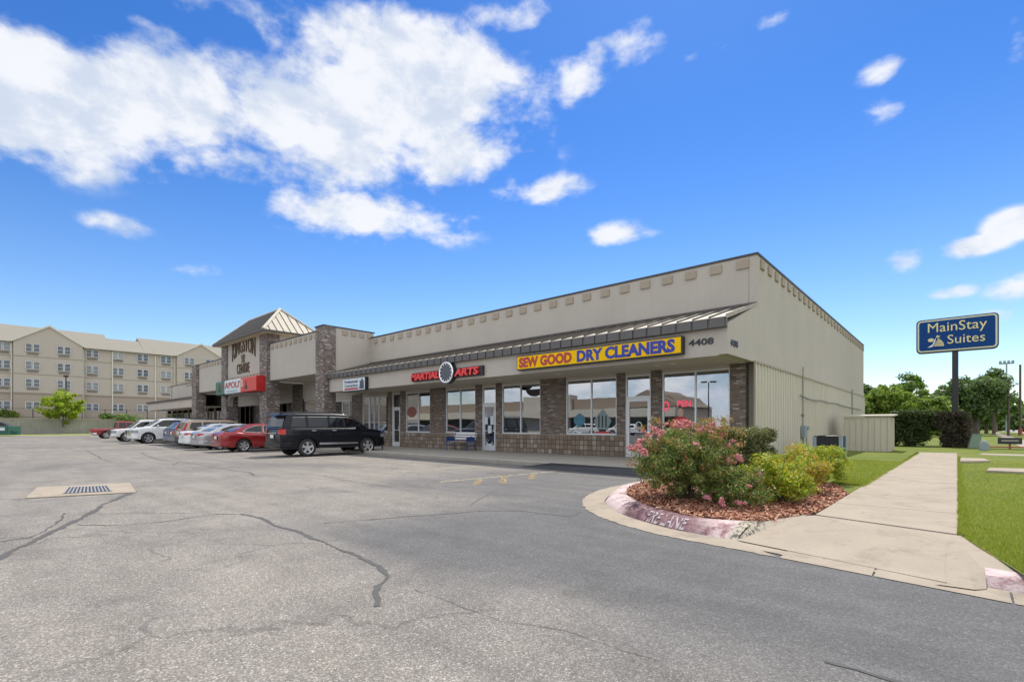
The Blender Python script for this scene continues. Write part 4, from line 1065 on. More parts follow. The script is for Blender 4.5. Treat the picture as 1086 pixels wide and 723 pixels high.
# condenser
ax, ay = -3.62, 19.15
o = empty('condenser_unit', (ax, ay, .15)); tag(o, 'grey air-conditioning condenser on the grass beside the side wall', 'air conditioner')
MB().box(-.1,.95,-.1,1.0,0,.06).obj('pad', M['walk'], o)
for (a, b) in ((0,0),(.74,0),(0,.74),(.74,.74)): MB().box(a, a+.11, b, b+.11, .06, .80).obj('corner_post', M['galv'], o, bevel=.01)
MB().box(.02,.83,.02,.83,.80,.83).obj('top', M['darkpost'], o, bevel=.01)
MB().box(.06,.79,.06,.79,.07,.79).obj('coil', M['black'], o)
s_ = MB()
for k in range(22): s_.box(.11,.74,.035,.045,.10+.031*k,.108+.031*k); s_.box(.805,.815,.11,.74,.10+.031*k,.108+.031*k)
s_.obj('grille', M['darkpost'], o)
MB().lathe([(.30,.832),(.32,.845),(.34,.832)], (.425,.425,0), 'z', 20).obj('fan_ring', M['darkpost'], o)
# shed
o = empty('metal_shed', (-4.0, 28.0, .15)); tag(o, 'low ribbed beige metal enclosure at the far end of the side wall', 'shed')
s_ = MB(); s_.box(0,1.72,0,2.3,0,1.58)
for k in range(8): s_.box(.02+.235*k, .06+.235*k, -.03, -.002, .02, 1.56)
for k in range(9): s_.box(1.722, 1.75, .05+.26*k, .09+.26*k, .02, 1.56)
s_.obj('wall', M['siding'], o)
MB().prism([(-.08,1.60),(-.08,1.66),(2.4,1.75),(2.4,1.69)], 'x', -.06, 1.86).obj('roof', M['soffit'], o)
o = MB().lathe([(0,.16),(.1,.15),(.16,.08),(.18,0)], (-4.25,27.6,.15), 'z', 10).obj('downspout_drain', M['black']); tag(o, 'small black drain boot on the grass between wall and shed', 'drain boot')

# ------------------------------------------------------------------ cars
def frange(a, b, n): return [a+(b-a)*i/(n-1) for i in range(n)]
def make_car(name, label, cat_, spec, P_, loc, rz, group='cars parked nose to the storefront'):
    """spec: L,W,H, belt, hood, trunk z; axle y; wheel r; cabin profile list (y,z) rear to front; local +y is the nose"""
    root = empty(name, loc, rz); tag(root, label, cat_, group)
    L, W_, H = spec['L'], spec['W'], spec['H']; zb = spec['belt']; wr = spec['wr']; ax_ = spec['axles']; sill = spec['sill']
    cab = spec['cab']; hw = W_/2; yr, yf = -L/2, L/2
    bumper = spec.get('bump', .42)
    def ztop(y):
        pts = spec['top']; return float(np.interp(y, [p[0] for p in pts], [p[1] for p in pts]))
    ya = set()
    for a in ax_:
        for k in range(-12, 13): ya.add(round(a + (wr+.065)*math.sin(k/12*math.pi/2), 4))
    ys_ = sorted(ya | set(np.round(frange(yr+.22, yf-.22, 26), 4)) | {yr, yr+.02, yr+.07, yr+.13, yf-.13, yf-.07, yf-.02, yf})
    def plan(y):
        d = min(y-yr, yf-y)
        return .80 + .20*math.sqrt(max(0, 1-(1-min(d/.42, 1))**2)) if d < .42 else 1.0
    ra = wr + .065
    def zbot(y):
        z = sill
        for a in ax_:
            if abs(y-a) < ra: z = max(z, wr + math.sqrt(ra*ra-(y-a)**2)*1.0)
        d = min(y-yr, yf-y)
        if d < .35: z = max(z, sill + (.10)*(1-d/.35)**2)
        return z
    def side(z, zt):
        t_ = (z-sill)/(zt-sill)
        return .955 + .045*math.sin(min(1, max(0, t_*1.15))*math.pi*.62) - .03*max(0, t_-.75)/.25
    b = MB(); rings = []
    for y in ys_:
        zt = ztop(y); z0 = min(zbot(y), zt-.10); w_ = hw*plan(y); d = min(y-yr, yf-y)
        if d < .13: zt = zt - (.13-d)*spec.get('nose', .9); 
        ring = []
        zs = [z0 + (zt-.05-z0)*k/6 for k in range(7)]
        ys_k = y
        for z in zs: ring.append((w_*side(z, zt), y, z))
        sw = w_*side(zt-.05, zt)
        ring += [(sw*.985, y, zt-.02), (sw*.95, y, zt), (sw*.75, y, zt+.012), (0, y, zt+.028)]
        full = ring + [(-p[0], p[1], p[2]) for p in ring[-2::-1]]
        idx = []
        for p in full: idx.append(len(b.v)); b.v.append(p)
        rings.append(idx)
    for A, B in zip(rings, rings[1:]):
        for j in range(len(A)-1): b.f.append((A[j], A[j+1], B[j+1], B[j])); b.m.append(0)
    b.f.append(tuple(rings[0])); b.m.append(0); b.f.append(tuple(rings[-1])); b.m.append(0)
    body = b.obj('body', P_, root, smooth=True)
    # cabin
    wb, wt = hw*.925, hw*spec.get('roofw', .74)
    def cw(z): return wb + (wt-wb)*max(0, (z-zb))/(H-zb)
    def cz(y): return float(np.interp(y, [p[0] for p in cab], [p[1] for p in cab]))
    cy = sorted(set([p[0] for p in cab]) | set(frange(cab[0][0], cab[-1][0], 30)))
    b = MB(); rings = []
    for y in cy:
        z = cz(y); low = min(zb-.02, z-.012); lw_ = cw(zb)
        pts = [(lw_, low)] + [(cw(zb+(z-.07-zb)*k/3) if z-.07 > zb else lw_, max(low+.003, zb+(z-.07-zb)*k/3)) for k in range(1, 4)]
        e_ = cw(max(z-.07, zb))
        pts += [(e_-.012, max(low+.005, z-.035)), (e_-.05, z-.008), (e_*.6, z+.012), (0, z+.02)]
        full = pts + [(-p[0], p[1]) for p in pts[-2::-1]]; idx = []
        for p in full: idx.append(len(b.v)); b.v.append((p[0], y, p[1]))
        rings.append(idx)
    for A, B in zip(rings, rings[1:]):
        for j in range(len(A)-1): b.f.append((A[j], A[j+1], B[j+1], B[j])); b.m.append(0)
    b.f.append(tuple(rings[0])); b.m.append(0); b.f.append(tuple(rings[-1])); b.m.append(0)
    b.obj('cabin', spec.get('cabm', P_), root, smooth=True)
    G = M['carglass']
    for k, wpoly in enumerate(spec['side']):
        for s_ in (1, -1):
            q = MB().quad(*[(s_*(cw(z)+.006), y, z) for y, z in wpoly]).obj('side_window', G, root)
            fr_ = MB(); pp = [Vector((s_*(cw(z)+.008), y, z)) for y, z in wpoly]; pp.append(pp[0])
            if spec.get('trim'): fr_.tube(pp, .010, 4).obj('window_trim', M['chrome'] if spec['trim'] == 'chrome' else M['black'], q)
    def slope_glass(a, c, nm, ins=.05):
        (y0_, z0_), (y1_, z1_) = a, c; n_ = Vector((0, z1_-z0_, -(y1_-y0_))).normalized()
        if n_.z < 0: n_ = -n_
        e0 = cw(z0_)-.07; e1 = cw(z1_)-.10; o_2 = n_*.022
        pts = []
        for t_ in (0, .33, .66, 1):
            pts.append((Vector((0, y0_+(y1_-y0_)*t_, z0_+(z1_-z0_)*t_)), e0+(e1-e0)*t_))
        m_2 = MB()
        for (pa, ea), (pb, eb) in zip(pts, pts[1:]):
            xs_ = [-1,-.6,0,.6,1]
            for u, v in zip(xs_, xs_[1:]):
                f_ = lambda p, e, u: (p.x+o_2.x+u*e, p.y+o_2.y, p.z+o_2.z+.012*(1-u*u))
                m_2.quad(f_(pa,ea,u), f_(pa,ea,v), f_(pb,eb,v), f_(pb,eb,u))
        m_2.obj(nm, G, root, smooth=True)
    slope_glass(*spec['rear'], 'rear_window'); slope_glass(*spec['wind'], 'windshield')
    # underside and wheel wells
    u = MB().box(-hw*.86, hw*.86, yr+.25, yf-.25, sill-.02, sill+.06)
    for a in ax_: u.box(-hw*.80, hw*.80, a-ra, a+ra, sill, wr+ra+.02)
    u.obj('underbody', M['black'], root)
    # wheels
    for a in ax_:
        for s_ in (1, -1):
            xw = s_*(hw-.012); t_w = .22
            wl = MB().lathe([(wr*.64,-.02*s_),(wr*.64,-t_w*s_)], (xw,a,wr), 'x', 24).obj('wheel', M['black'], root)
            ty = MB().lathe([(wr*.66,-.012*s_),(wr*.70,0),(wr*.90,-.004*s_),(wr*.985,-.025*s_),(wr,-.05*s_),(wr,-(t_w-.05)*s_),(wr*.97,-t_w*s_),(wr*.66,-t_w*s_)], (xw,a,wr), 'x', 30).obj('tyre', M['rubber'], wl, smooth=True)
            r_ = MB(); rr = wr*.67
            r_.lathe([(rr,-.004*s_),(rr*.93,-.012*s_),(rr*.90,-.05*s_)], (xw,a,wr), 'x', 30)
            r_.lathe([(.001,-.012*s_),(rr*.20,-.014*s_),(rr*.24,-.035*s_)], (xw,a,wr), 'x', 16)
            ns = spec.get('spokes', 5)
            for k in range(ns):
                an = 2*math.pi*k/ns+.3; c_, d_ = math.cos(an), math.sin(an); wi, wo_ = rr*.17, rr*.22
                def pt(r0, t0, dx): return (xw+dx*s_, a+c_*r0-d_*t0, wr+d_*r0+c_*t0)
                r_.quad(pt(rr*.15,-wi,-.016), pt(rr*.15,wi,-.016), pt(rr*.95,wo_,-.012), pt(rr*.95,-wo_,-.012))
                r_.quad(pt(rr*.15,wi,-.016), pt(rr*.15,wi,-.07), pt(rr*.95,wo_,-.06), pt(rr*.95,wo_,-.012)); r_.quad(pt(rr*.15,-wi,-.016), pt(rr*.15,-wi,-.07), pt(rr*.95,-wo_,-.06), pt(rr*.95,-wo_,-.012))
            r_.obj('rim', spec.get('rimm', M['rim']), wl)
            MB().lathe([(.001,-.075*s_),(rr*.9,-.075*s_)], (xw,a,wr), 'x', 20).obj('brake_disc', M['darkpost'], wl)
    # lamps (wrap round the corner)
    def lamp(nm, y, z0, z1, win, m_3, wrap=.22, face=-1, off=.012):
        for s_ in (1, -1):
            q = MB(); col = []
            for t_ in range(9):
                f_ = t_/8
                if f_ < .45: d_ = 0.0 + (f_/.45)*.0; xx = (hw*.80 + .0) - win*(1-f_/.45); yy = y; 
                else:
                    d_ = (f_-.45)/.55*wrap; yy = y - face*d_; xx = None
                if xx is None: xx = hw*plan(yy)*side((z0+z1)/2, zb) + off
                else: yy = y + face*off
                col.append((s_*xx, yy))
            for (xa, ya_), (xb, yb_) in zip(col, col[1:]):
                q.quad((xa,ya_,z0),(xb,yb_,z0),(xb,yb_,z1),(xa,ya_,z1))
                q.quad((xa,ya_,z1),(xb,yb_,z1),(xb*.985,yb_-face*.02,z1+.015),(xa*.985,ya_-face*.03,z1+.015))
            q.obj(nm, m_3, root, smooth=True)
    tl = spec['tail']; lamp('taillight', yr, tl[0], tl[1], tl[2], M['redlens'], tl[3] if len(tl) > 3 else .22, -1)
    hl = spec['head']; lamp('headlight', yf, hl[0], hl[1], hl[2], M['clearlens'], hl[3] if len(hl) > 3 else .3, 1)
    # bumpers, grille, plate
    cl = spec.get('cladding', P_)
    for (y, face, nm) in ((yr,-1,'rear_bumper'),(yf,1,'front_bumper')):
        q = MB(); c2_ = []
        for f_ in np.linspace(-1, 1, 17):
            an = f_*math.pi/2; d_ = .42*(1-abs(math.cos(an))**.6) if abs(f_) > .55 else 0
            d_ = max(0, (abs(f_)-.5)/.5)**2*.38
            wv_ = hw*plan(y-face*(d_+.02)) if abs(f_) > .5 else None
            xx = f_*hw*.80/.5*1.0 if abs(f_) <= .5 else math.copysign(hw*(plan(y - face*(d_+.001)))+.012, f_)
            if abs(f_) <= .5: xx = f_/.5*hw*.80
            c2_.append((xx, y+face*.025-face*d_))
        for (xa, ya_), (xb, yb_) in zip(c2_, c2_[1:]):
            z0_, z1_ = sill+.03, bumper+.12
            q.quad((xa,ya_,z0_+.05),(xb,yb_,z0_+.05),(xb,yb_,z1_-.03),(xa,ya_,z1_-.03))
            q.quad((xa,ya_,z1_-.03),(xb,yb_,z1_-.03),(xb*.985,yb_-face*.04,z1_),(xa*.985,ya_-face*.04,z1_))
            q.quad((xa*.98,ya_-face*.04,z0_),(xb*.98,yb_-face*.04,z0_),(xb,yb_,z0_+.05),(xa,ya_,z0_+.05))
        q.obj(nm, cl if nm == 'rear_bumper' or spec.get('clf') else spec.get('fb', P_), root, smooth=True)
    gz = spec.get('grille', (sill+.28, sill+.46))
    q = MB().box(-hw*.50, hw*.50, yf+.004, yf+.032, gz[0], gz[1]).obj('grille', spec.get('grillem', M['black']), root, bevel=.01)
    MB().box(-.16,.16, yr-.045, yr-.03, spec.get('pz', .72), spec.get('pz', .72)+.15).obj('licence_plate', M['plate'], root)
    # mirrors and handles
    ym = spec['mirror']
    for s_ in (1, -1):
        MB().box(s_*(hw*.93), s_*(hw+.16), ym-.05, ym+.05, zb+.02, zb+.17).obj('wing_mirror', P_, root, bevel=.03)
        for yh in spec['handles']:
            MB().box(s_*(hw*.99), s_*(hw+.018), yh-.10, yh+.10, zb-.125, zb-.095).obj('door_handle', spec.get('hm', P_), root, bevel=.008)
    # door seams
    q = MB()
    for s_ in (1, -1):
        for yh in spec['seams']:
            for k in range(6):
                z0_ = sill+.08+(zb-.04-sill-.08)*k/6; z1_ = sill+.08+(zb-.04-sill-.08)*(k+1)/6
                q.quad(*[(s_*(hw*side(z, zb)+.002), y, z) for y, z in ((yh-.005,z0_),(yh+.005,z0_),(yh+.005,z1_),(yh-.005,z1_))])
    q.obj('door_seam', M['black'], root)
    if spec.get('sidebar'):
        for s_ in (1, -1): MB().box(s_*(hw*.985), s_*(hw+.022), ax_[0]+wr+.13, ax_[1]-wr-.13, .50, .585).obj('side_moulding', M['chrome'], root, bevel=.01)
        for s_ in (1, -1): MB().box(s_*(hw*.90), s_*(hw+.04), ax_[0]+wr+.12, ax_[1]-wr-.12, .36, .40).obj('running_board', M['darkpost'], root, bevel=.01)
    if spec.get('rails'):
        for s_ in (1, -1): MB().tube([(s_*(wt-.10),cab[0][0]+.45,H-.0),(s_*(wt-.10),cab[0][0]+.6,H+.055),(s_*(wt-.10),.35,H+.05),(s_*(wt-.10),.5,H-.02)], .018, 6).obj('roof_rail', M['darkpost'], root)
    return root
def suv_spec(L=4.95, W=1.97, H=1.88, rear_steep=.18, **k):
    yr, yf = -L/2, L/2; belt = .655*H
    s = dict(L=L, W=W, H=H, belt=belt, wr=.385, axles=(yr+1.08, yf-.98), sill=.36, roofw=.76,
        top=[(yr,belt-.02),(yr+.2,belt),(.28*L-.35,belt),(.28*L+.1,belt-.02),(yf-.55,belt-.06),(yf-.22,belt-.13),(yf-.07,belt-.24),(yf,belt-.36)],
        cab=[(yr+.04,belt),(yr+.06,belt+.02),(yr+rear_steep+.06,H-.16),(yr+rear_steep+.16,H-.05),(yr+.6,H-.01),(0,H),(.45,H-.015),(.68,H-.06),(.80,H-.12),(.30*L+.05,belt+.0),(.30*L+.08,belt-.01)],
        rear=((yr+.075,belt+.05),(yr+rear_steep+.045,H-.19)), wind=((.30*L-.04,belt+.05),(.84,H-.145)),
        side=[[(yr+.38,belt+.05),(yr+1.05,belt+.05),(yr+1.05,H-.17),(yr+.50,H-.19)],[(yr+1.15,belt+.05),(yr+2.05,belt+.05),(yr+2.05,H-.15),(yr+1.15,H-.16)],[(yr+2.14,belt+.05),(.30*L-.20,belt+.05),(.78,H-.23),(.60,H-.16),(yr+2.14,H-.15)]],
        tail=(belt-.26,belt-.05,.20,.16), head=(belt-.42,belt-.30,.34,.30), mirror=.20*L, handles=(yr+1.35, yr+2.30), seams=(yr+1.10, yr+2.09, .26*L), pz=.80, bump=.50, trim='black', rails=True, nose=.6)
    s.update(k); return s
def sedan_spec(L=4.65, W=1.8, H=1.44, **k):
    yr, yf = -L/2, L/2; belt = .92
    s = dict(L=L, W=W, H=H, belt=belt, wr=.325, axles=(yr+1.0, yf-.92), sill=.25, roofw=.68,
        top=[(yr,.98),(yr+.12,1.0),(yr+.7,1.0),(yr+1.0,.95),(.20*L,.93),(.27*L,.92),(yf-.5,.80),(yf-.1,.68),(yf,.62)],
        cab=[(yr+.42,.99),(yr+.46,1.0),(yr+.95,1.24),(yr+1.3,1.37),(yr+1.65,H-.02),(-.15,H),(.2,H-.02),(.45,H-.07),(.25*L,.93),(.25*L+.04,.92)],
        rear=((yr+.52,1.03),(yr+1.25,1.345)), wind=((.25*L-.06,.95),(.48,H-.09)),
        side=[[(yr+.98,1.03),(yr+1.92,.97),(yr+1.92,H-.10),(yr+1.60,H-.12),(yr+1.2,1.20)],[(yr+2.0,.97),(.25*L-.28,.95),(.50,H-.20),(.30,H-.12),(yr+2.0,H-.10)]],
        tail=(.79,.91,.30,.20), head=(.56,.72,.32,.36), mirror=.19*L, handles=(yr+1.55, yr+2.45), seams=(yr+1.25, yr+1.96, .22*L), pz=.66, bump=.40, trim='chrome', rails=False, spokes=6, nose=.7)
    s.update(k); return s
blackp = mat('black_car_paint', (.005,.006,.010), .3, coat=.28, spec=.2)
redp = paint('red_car_paint', (.26,.012,.012), .25, .2)
silverp = paint('silver_car_paint', (.42,.42,.42), .3, .5)
whitep = paint('white_car_paint', (.72,.72,.70), .3)
beigep = paint('beige_car_paint', (.40,.30,.20), .3, .2)
greyp = paint('grey_car_paint', (.12,.12,.125), .3, .5)
bluep = paint('blue_car_paint', (.01,.04,.16), .25, .2)
orangep = paint('orange_red_car_paint', (.60,.07,.02), .3)
dkredp = paint('dark_red_truck_paint', (.30,.02,.02), .3)
s1 = suv_spec(sidebar=True, trim='black', hm=M['chrome'], spokes=5, H=1.87)
car1 = make_car('parked_suv', 'large black SUV parked alone nearest the shops with chrome side moulding', 'SUV', s1, blackp, (-21.68, 11.22, 0), R(-.5))
# tailgate trim of the black SUV
MB().box(-.42,.42,-2.475-.05,-2.475-.02,.98,1.03).obj('chrome_strip', M['chrome'], car1, bevel=.008)
MB().prism([(-2.50,1.80),(-2.44,1.86),(-2.20,1.885),(-2.20,1.86),(-2.40,1.80)], 'x', -.66, .66).obj('spoiler', blackp, car1)
car2 = make_car('parked_sedan', 'red sedan next left of the large black SUV', 'sedan', sedan_spec(), redp, (-27.78, 10.75, 0), 0)
make_car('parked_sedan', 'silver sedan parked between the red sedan and a white sedan', 'sedan', sedan_spec(L=4.75,H=1.45), silverp, (-31.15, 10.75, 0), 0)
make_car('parked_sedan', 'white sedan parked right of the beige SUV', 'sedan', sedan_spec(L=4.8,H=1.48), whitep, (-33.95, 10.9, 0), 0)
cr = suv_spec(L=4.6, W=1.82, H=1.72, tail=(.72,.76,.04,.05), sill=.28, cladding=M['black'], bump=.55)
cr['wr'] = .34
bg_ = make_car('parked_suv', 'beige SUV with tall red tail lamps and black bumper', 'SUV', cr, beigep, (-36.3, 11.2, 0), 0)
for s_ in (1,-1): MB().prism([(-2.31,.98),(-2.17,.98),(-2.03,1.52),(-2.12,1.52),(-2.28,1.2)], 'x', s_*.70, s_*.86).obj('tall_taillight', M['redlens'], bg_, bevel=.01)
make_car('parked_suv', 'dark grey crossover parked between the beige and the blue cars', 'SUV', suv_spec(L=4.5,W=1.84,H=1.62,rear_steep=.5, wr=.34, sill=.26), greyp, (-38.75, 11.35, 0), 0)
make_car('parked_suv', 'blue crossover parked beside the white nose-out SUV', 'SUV', suv_spec(L=4.4,W=1.82,H=1.62,rear_steep=.45, wr=.34, sill=.26), bluep, (-41.25, 11.55, 0), 0)
make_car('parked_suv', 'big white SUV backed in so its nose faces the lot', 'SUV', suv_spec(L=5.2,W=2.04,H=1.92,rear_steep=.15,wr=.41,sill=.34,grille=(.62,.98),grillem=M['chrome'],head=(.80,1.0,.40,.34)), whitep, (-46.4, 10.8, 0), R(180), 'cars parked nose out')
make_car('parked_suv', 'orange-red compact SUV whose roof shows behind the two nose-out pickups', 'SUV', suv_spec(L=4.4,W=1.8,H=1.66,wr=.34), orangep, (-57.3, 12.4, 0), 0)
def pickup_spec(**k):
    L, H = 5.6, 1.86; yr, yf = -L/2, L/2; belt = 1.12
    s = dict(L=L, W=1.98, H=H, belt=belt, wr=.39, axles=(yr+1.15, yf-1.0), sill=.42, roofw=.76,
        top=[(yr,1.02),(yr+.1,1.05),(yr+2.0,1.05),(yr+2.1,1.10),(.25*L,1.12),(yf-.5,1.05),(yf-.1,.95),(yf,.88)],
        cab=[(yr+2.05,belt),(yr+2.07,belt+.02),(yr+2.17,H-.06),(yr+2.4,H),(.55,H),(.78,H-.06),(.27*L,belt),(.27*L+.04,belt-.01)],
        rear=((yr+2.085,belt+.05),(yr+2.16,H-.12)), wind=((.27*L-.04,belt+.05),(.80,H-.1)),
        side=[[(yr+2.25,belt+.05),(yr+2.85,belt+.05),(yr+2.85,H-.15),(yr+2.3,H-.15)],[(yr+2.95,belt+.05),(.27*L-.15,belt+.05),(.72,H-.2),(yr+2.95,H-.15)]],
        tail=(.75,1.02,.10,.12), head=(.72,.95,.36,.3), mirror=.2*L, handles=(yr+3.1,), seams=(yr+2.1,yr+2.9,.25*L), pz=.6, bump=.5, trim='black', rails=False, spokes=6, grille=(.62,.96), cladding=M['chrome'])
    s.update(k); return s
make_car('parked_pickup', 'off-white pickup backed in left of the big white SUV', 'pickup', pickup_spec(fb=M['chrome']), paint('cream_car_paint', (.60,.55,.44), .3), (-50.2, 11.5, 0), R(180), 'cars parked nose out')
make_car('parked_pickup', 'white pickup backed in with a large black grille', 'pickup', pickup_spec(grille=(.50,1.05)), whitep, (-53.6, 10.9, 0), R(180), 'cars parked nose out')
make_car('parked_pickup', 'dark red pickup parked farthest away in front of the retaining wall', 'pickup', pickup_spec(), dkredp, (-68.6, 11.6, 0), 0, 'cars parked nose to the storefront')

# ------------------------------------------------------------------ left background
XRW = -109.0
o = empty('retaining_wall', (XRW, 10, 0)); tag(o, 'weathered grey concrete retaining wall below the hotel', 'wall')
MB().box(-.4, 0, -60, 70, 0, 2.45).obj('wall_face', M['retain'], o)
MB().box(-.5, .06, -60, 70, 2.451, 2.58).obj('coping', mat('coping', (.36,.32,.25), .9, var=.2), o)
struct(MB().box(-400, XRW-.5, -150, 160, 0, 2.45).obj('terrace', mat('terrace_paving', (.26,.25,.17), .95, var=.2, vscale=.3)))
struct(MB().quad((-109,-60,.05),(-98,-60,.02),(-94,60,.02),(-109,60,.05)).obj('verge', mat('dry_grass', (.24,.27,.06), .9, var=.25, vscale=2)))
o = empty('railing', (XRW-.7, 10, 2.58)); tag(o, 'thin black railing along the top of the retaining wall', 'railing')
q = MB()
for z in (1.55, .2): q.box(-.03,.03,-60,70,z,z+.05)
q.obj('rail', M['darkpost'], o)
for k in range(-15, 24): MB().box(-.05,.05,k*3.0-.05,k*3.0+.05,0,1.7).obj('post', M['darkpost'], o)
# hotel
XH = -122.0; ht = empty('hotel', (XH, 0, 0)); tag(ht, 'four-storey tan hotel with gabled bays and paired white windows', 'building')
def hp(mb, name, m, parent=None): mb.v = [(x-XH, y, z) for x, y, z in mb.v]; return mb.obj(name, m, parent or ht)
hp(MB().box(XH-16, XH, -60, 60, 2.4, 16.0), 'wall', M['hotelwall'])
gab = [(5.3, 14.4, 19.2), (29.4, 38.2, 18.9), (-30, -20.5, 19.2), (-8.0,-7.9,16)]
for (a, b, pk) in gab[:3]:
    hp(MB().prism([(a,2.4),(b,2.4),(b,16.2),((a+b)/2,pk),(a,16.2)], 'x', XH+.001, XH+.9), 'gable_bay', M['hotelwall'])
    t_ = MB(); m2_ = (a+b)/2
    for (u, v) in (((a-.3,16.1),(m2_,pk+.1)),((b+.3,16.1),(m2_,pk+.1))):
        t_.prism([(u[0],u[1]-.15),(u[0],u[1]+.2),(v[0],v[1]+.2),(v[0],v[1]-.15)], 'x', XH+.5, XH+1.15)
    hp(t_, 'gable_trim', M['hoteltrim'])
    hp(MB().prism([(a-.3,16.1),(b+.3,16.1),(m2_,pk+.15)], 'x', XH-8, XH+.5), 'gable_roof', M['hotelroof'])
r_ = MB()
for (a, b, zr_) in ((-60, 18.6, 19.9), (18.6, 24.0, 19.0), (24.0, 60, 20.0)):
    r_.quad((XH+.7,a,16.0),(XH+.7,b,16.0),(XH-6.5*(zr_-16)/3.9,b,zr_),(XH-6.5*(zr_-16)/3.9,a,zr_)); r_.quad((XH-6.5*(zr_-16)/3.9,b,zr_),(XH-6.5*(zr_-16)/3.9,a,zr_),(XH-16.6,a,16.0),(XH-16.6,b,16.0))
    for yy in (a, b): r_.quad((XH+.7,yy,16.0),(XH-6.5*(zr_-16)/3.9,yy,zr_),(XH-16.6,yy,16.0))
hp(r_, 'roof', M['hotelroof'])
t_ = MB(); t_.box(XH+.0, XH+.10, -60, 60, 15.75, 16.02); hp(t_, 'eave_trim', M['hotelwall'])
def band(z, zz_, m, th=.06):
    t_ = MB(); edges = sorted([(-60,0)]+[(60,0)])
    segs = [(-60,-30,0),(-30,-20.5,.9),(-20.5,5.3,0),(5.3,14.4,.9),(14.4,29.4,0),(29.4,38.2,.9),(38.2,60,0)]
    for a, b, d in segs: t_.box(XH+d+.001, XH+d+th, a, b, z, zz_)
    return t_
hp(band(6.9,7.25,0), 'belt_course', M['hotelband']); hp(band(13.55,13.66,0,.03), 'belt_course', M['hotelband']); hp(band(10.45,10.56,0,.03), 'belt_course', M['hotelband'])
hp(band(2.45,6.9,0,.02), 'ground_floor', mat('hotel_lower', (.36,.30,.24), .9, var=.05))
t_ = MB()
for y in (5.1, 14.55, 18.9, 25.8, 29.2): t_.box(XH+.03, XH+.20, y-.09, y+.09, 2.5, 15.8)
hp(t_, 'downspout', M['hoteltrim'])
wy = [-28,-23,-16.5,-12.0,-8.0,-4.0,0.2,4.05,7.7,11.8,15.9,19.75,23.7,27.65,31.6,35.6,40,44]
for y in wy:
    d = .9 if (5.3 < y < 14.4 or 29.4 < y < 38.2 or -30 < y < -20.5) else 0
    for zc_ in (4.96, 8.96, 12.05, 15.15):
        f_ = MB(); x = XH + d + .03; hwid, hh_ = .98, .72
        for s_ in (-1, 1):
            c_ = y + s_*.50
            f_.box(x, x+.10, c_-.47, c_+.47, zc_-hh_, zc_-hh_+.09); f_.box(x, x+.10, c_-.47, c_+.47, zc_+hh_-.09, zc_+hh_)
            f_.box(x, x+.10, c_-.47, c_-.36, zc_-hh_+.09, zc_+hh_-.09); f_.box(x, x+.10, c_+.36, c_+.47, zc_-hh_+.09, zc_+hh_-.09); f_.box(x+.01, x+.08, c_-.36, c_+.36, zc_-.03, zc_+.03)
            
        wo2 = hp(f_, 'window', M['hotelframe'])
        hp(MB().quad((x+.02,y-.9,zc_-hh_+.05),(x+.02,y+.9,zc_-hh_+.05),(x+.02,y+.9,zc_+hh_-.05),(x+.02,y-.9,zc_+hh_-.05)), 'pane', M['hotelglass'], wo2)
        if zc_ > 6: hp(MB().box(x-.01, x+.06, y-.72, y+.72, zc_-hh_-.50, zc_-hh_-.06), 'grille', M['hotelgrille'], wo2)
# dumpster
X0, Y0 = at(-6, 66)
o = empty('dumpster', (X0, Y0, 0), TH+R(4)); tag(o, 'dark green dumpster with its black lid propped open by the retaining wall', 'dumpster')
MB().prism([(-2.4,.15),(2.55,.15),(2.55,1.35),(-2.4,1.35)], 'y', -.9, .9).obj('body', M['green_metal'], o, bevel=.02)
q = MB()
for x in (-1.8,-.6,.6,2.45): q.box(x-.05,x+.05,-.97,-.9,.2,1.3)
q.box(2.55,2.7,-.5,.5,.6,.75); q.obj('rib', M['green_metal'], o)
MB().prism([(-2.3,1.37),(1.6,1.37),(.9,1.75),(-.2,1.95),(-2.3,1.95)], 'y', .2, .9).obj('lid', M['black'], o)
MB().box(1.15,2.15,-.985,-.905,.75,1.15).obj('label_plate', M['poster_white'], o)
# lamp posts
X0, Y0 = at(70, 83.5)
o = empty('lamp_post', (X0, Y0, 2.45)); tag(o, 'dark lamp post standing among hotel windows above the small bright tree', 'lamp post')
MB().tube([(0,0,0),(0,0,7.3)], [.12,.08], 8).obj('pole', M['darkpost'], o)
MB().box(-.45,.45,-.3,.3,7.2,7.5).obj('lamp_head', M['darkpost'], o, bevel=.05)

# ------------------------------------------------------------------ foliage
def leaves_np(centers, radii, counts, size, seed, flat=.0, shell=.5, asp=.45):
    r = np.random.default_rng(seed); out = []
    for c, rad, n in zip(centers, radii, counts):
        n = int(n); d = r.normal(size=(n,3)); d /= np.linalg.norm(d, axis=1)[:,None]
        rr = shell + (1-shell)*r.random(n)**.6; rr *= (1+r.normal(0,.07,n))
        p = np.array(c) + d*rr[:,None]*np.array(rad)
        nd = d + r.normal(0,.8,(n,3)); nd[:,2] += .35; nd /= np.linalg.norm(nd,axis=1)[:,None]
        t1 = np.cross(nd, r.normal(size=(n,3))); t1 /= np.linalg.norm(t1,axis=1)[:,None]+1e-9; t2 = np.cross(nd, t1)
        s_ = size*(.55+.9*r.random(n))
        a = p - t1*s_[:,None]; b = p + t2*(s_*asp)[:,None] + nd*(s_*.12)[:,None]; c2 = p + t1*s_[:,None]; e = p - t2*(s_*asp)[:,None] + nd*(s_*.12)[:,None]
        out.append(np.stack([a,b,c2,e],1).reshape(-1,3))
    return np.vstack(out)
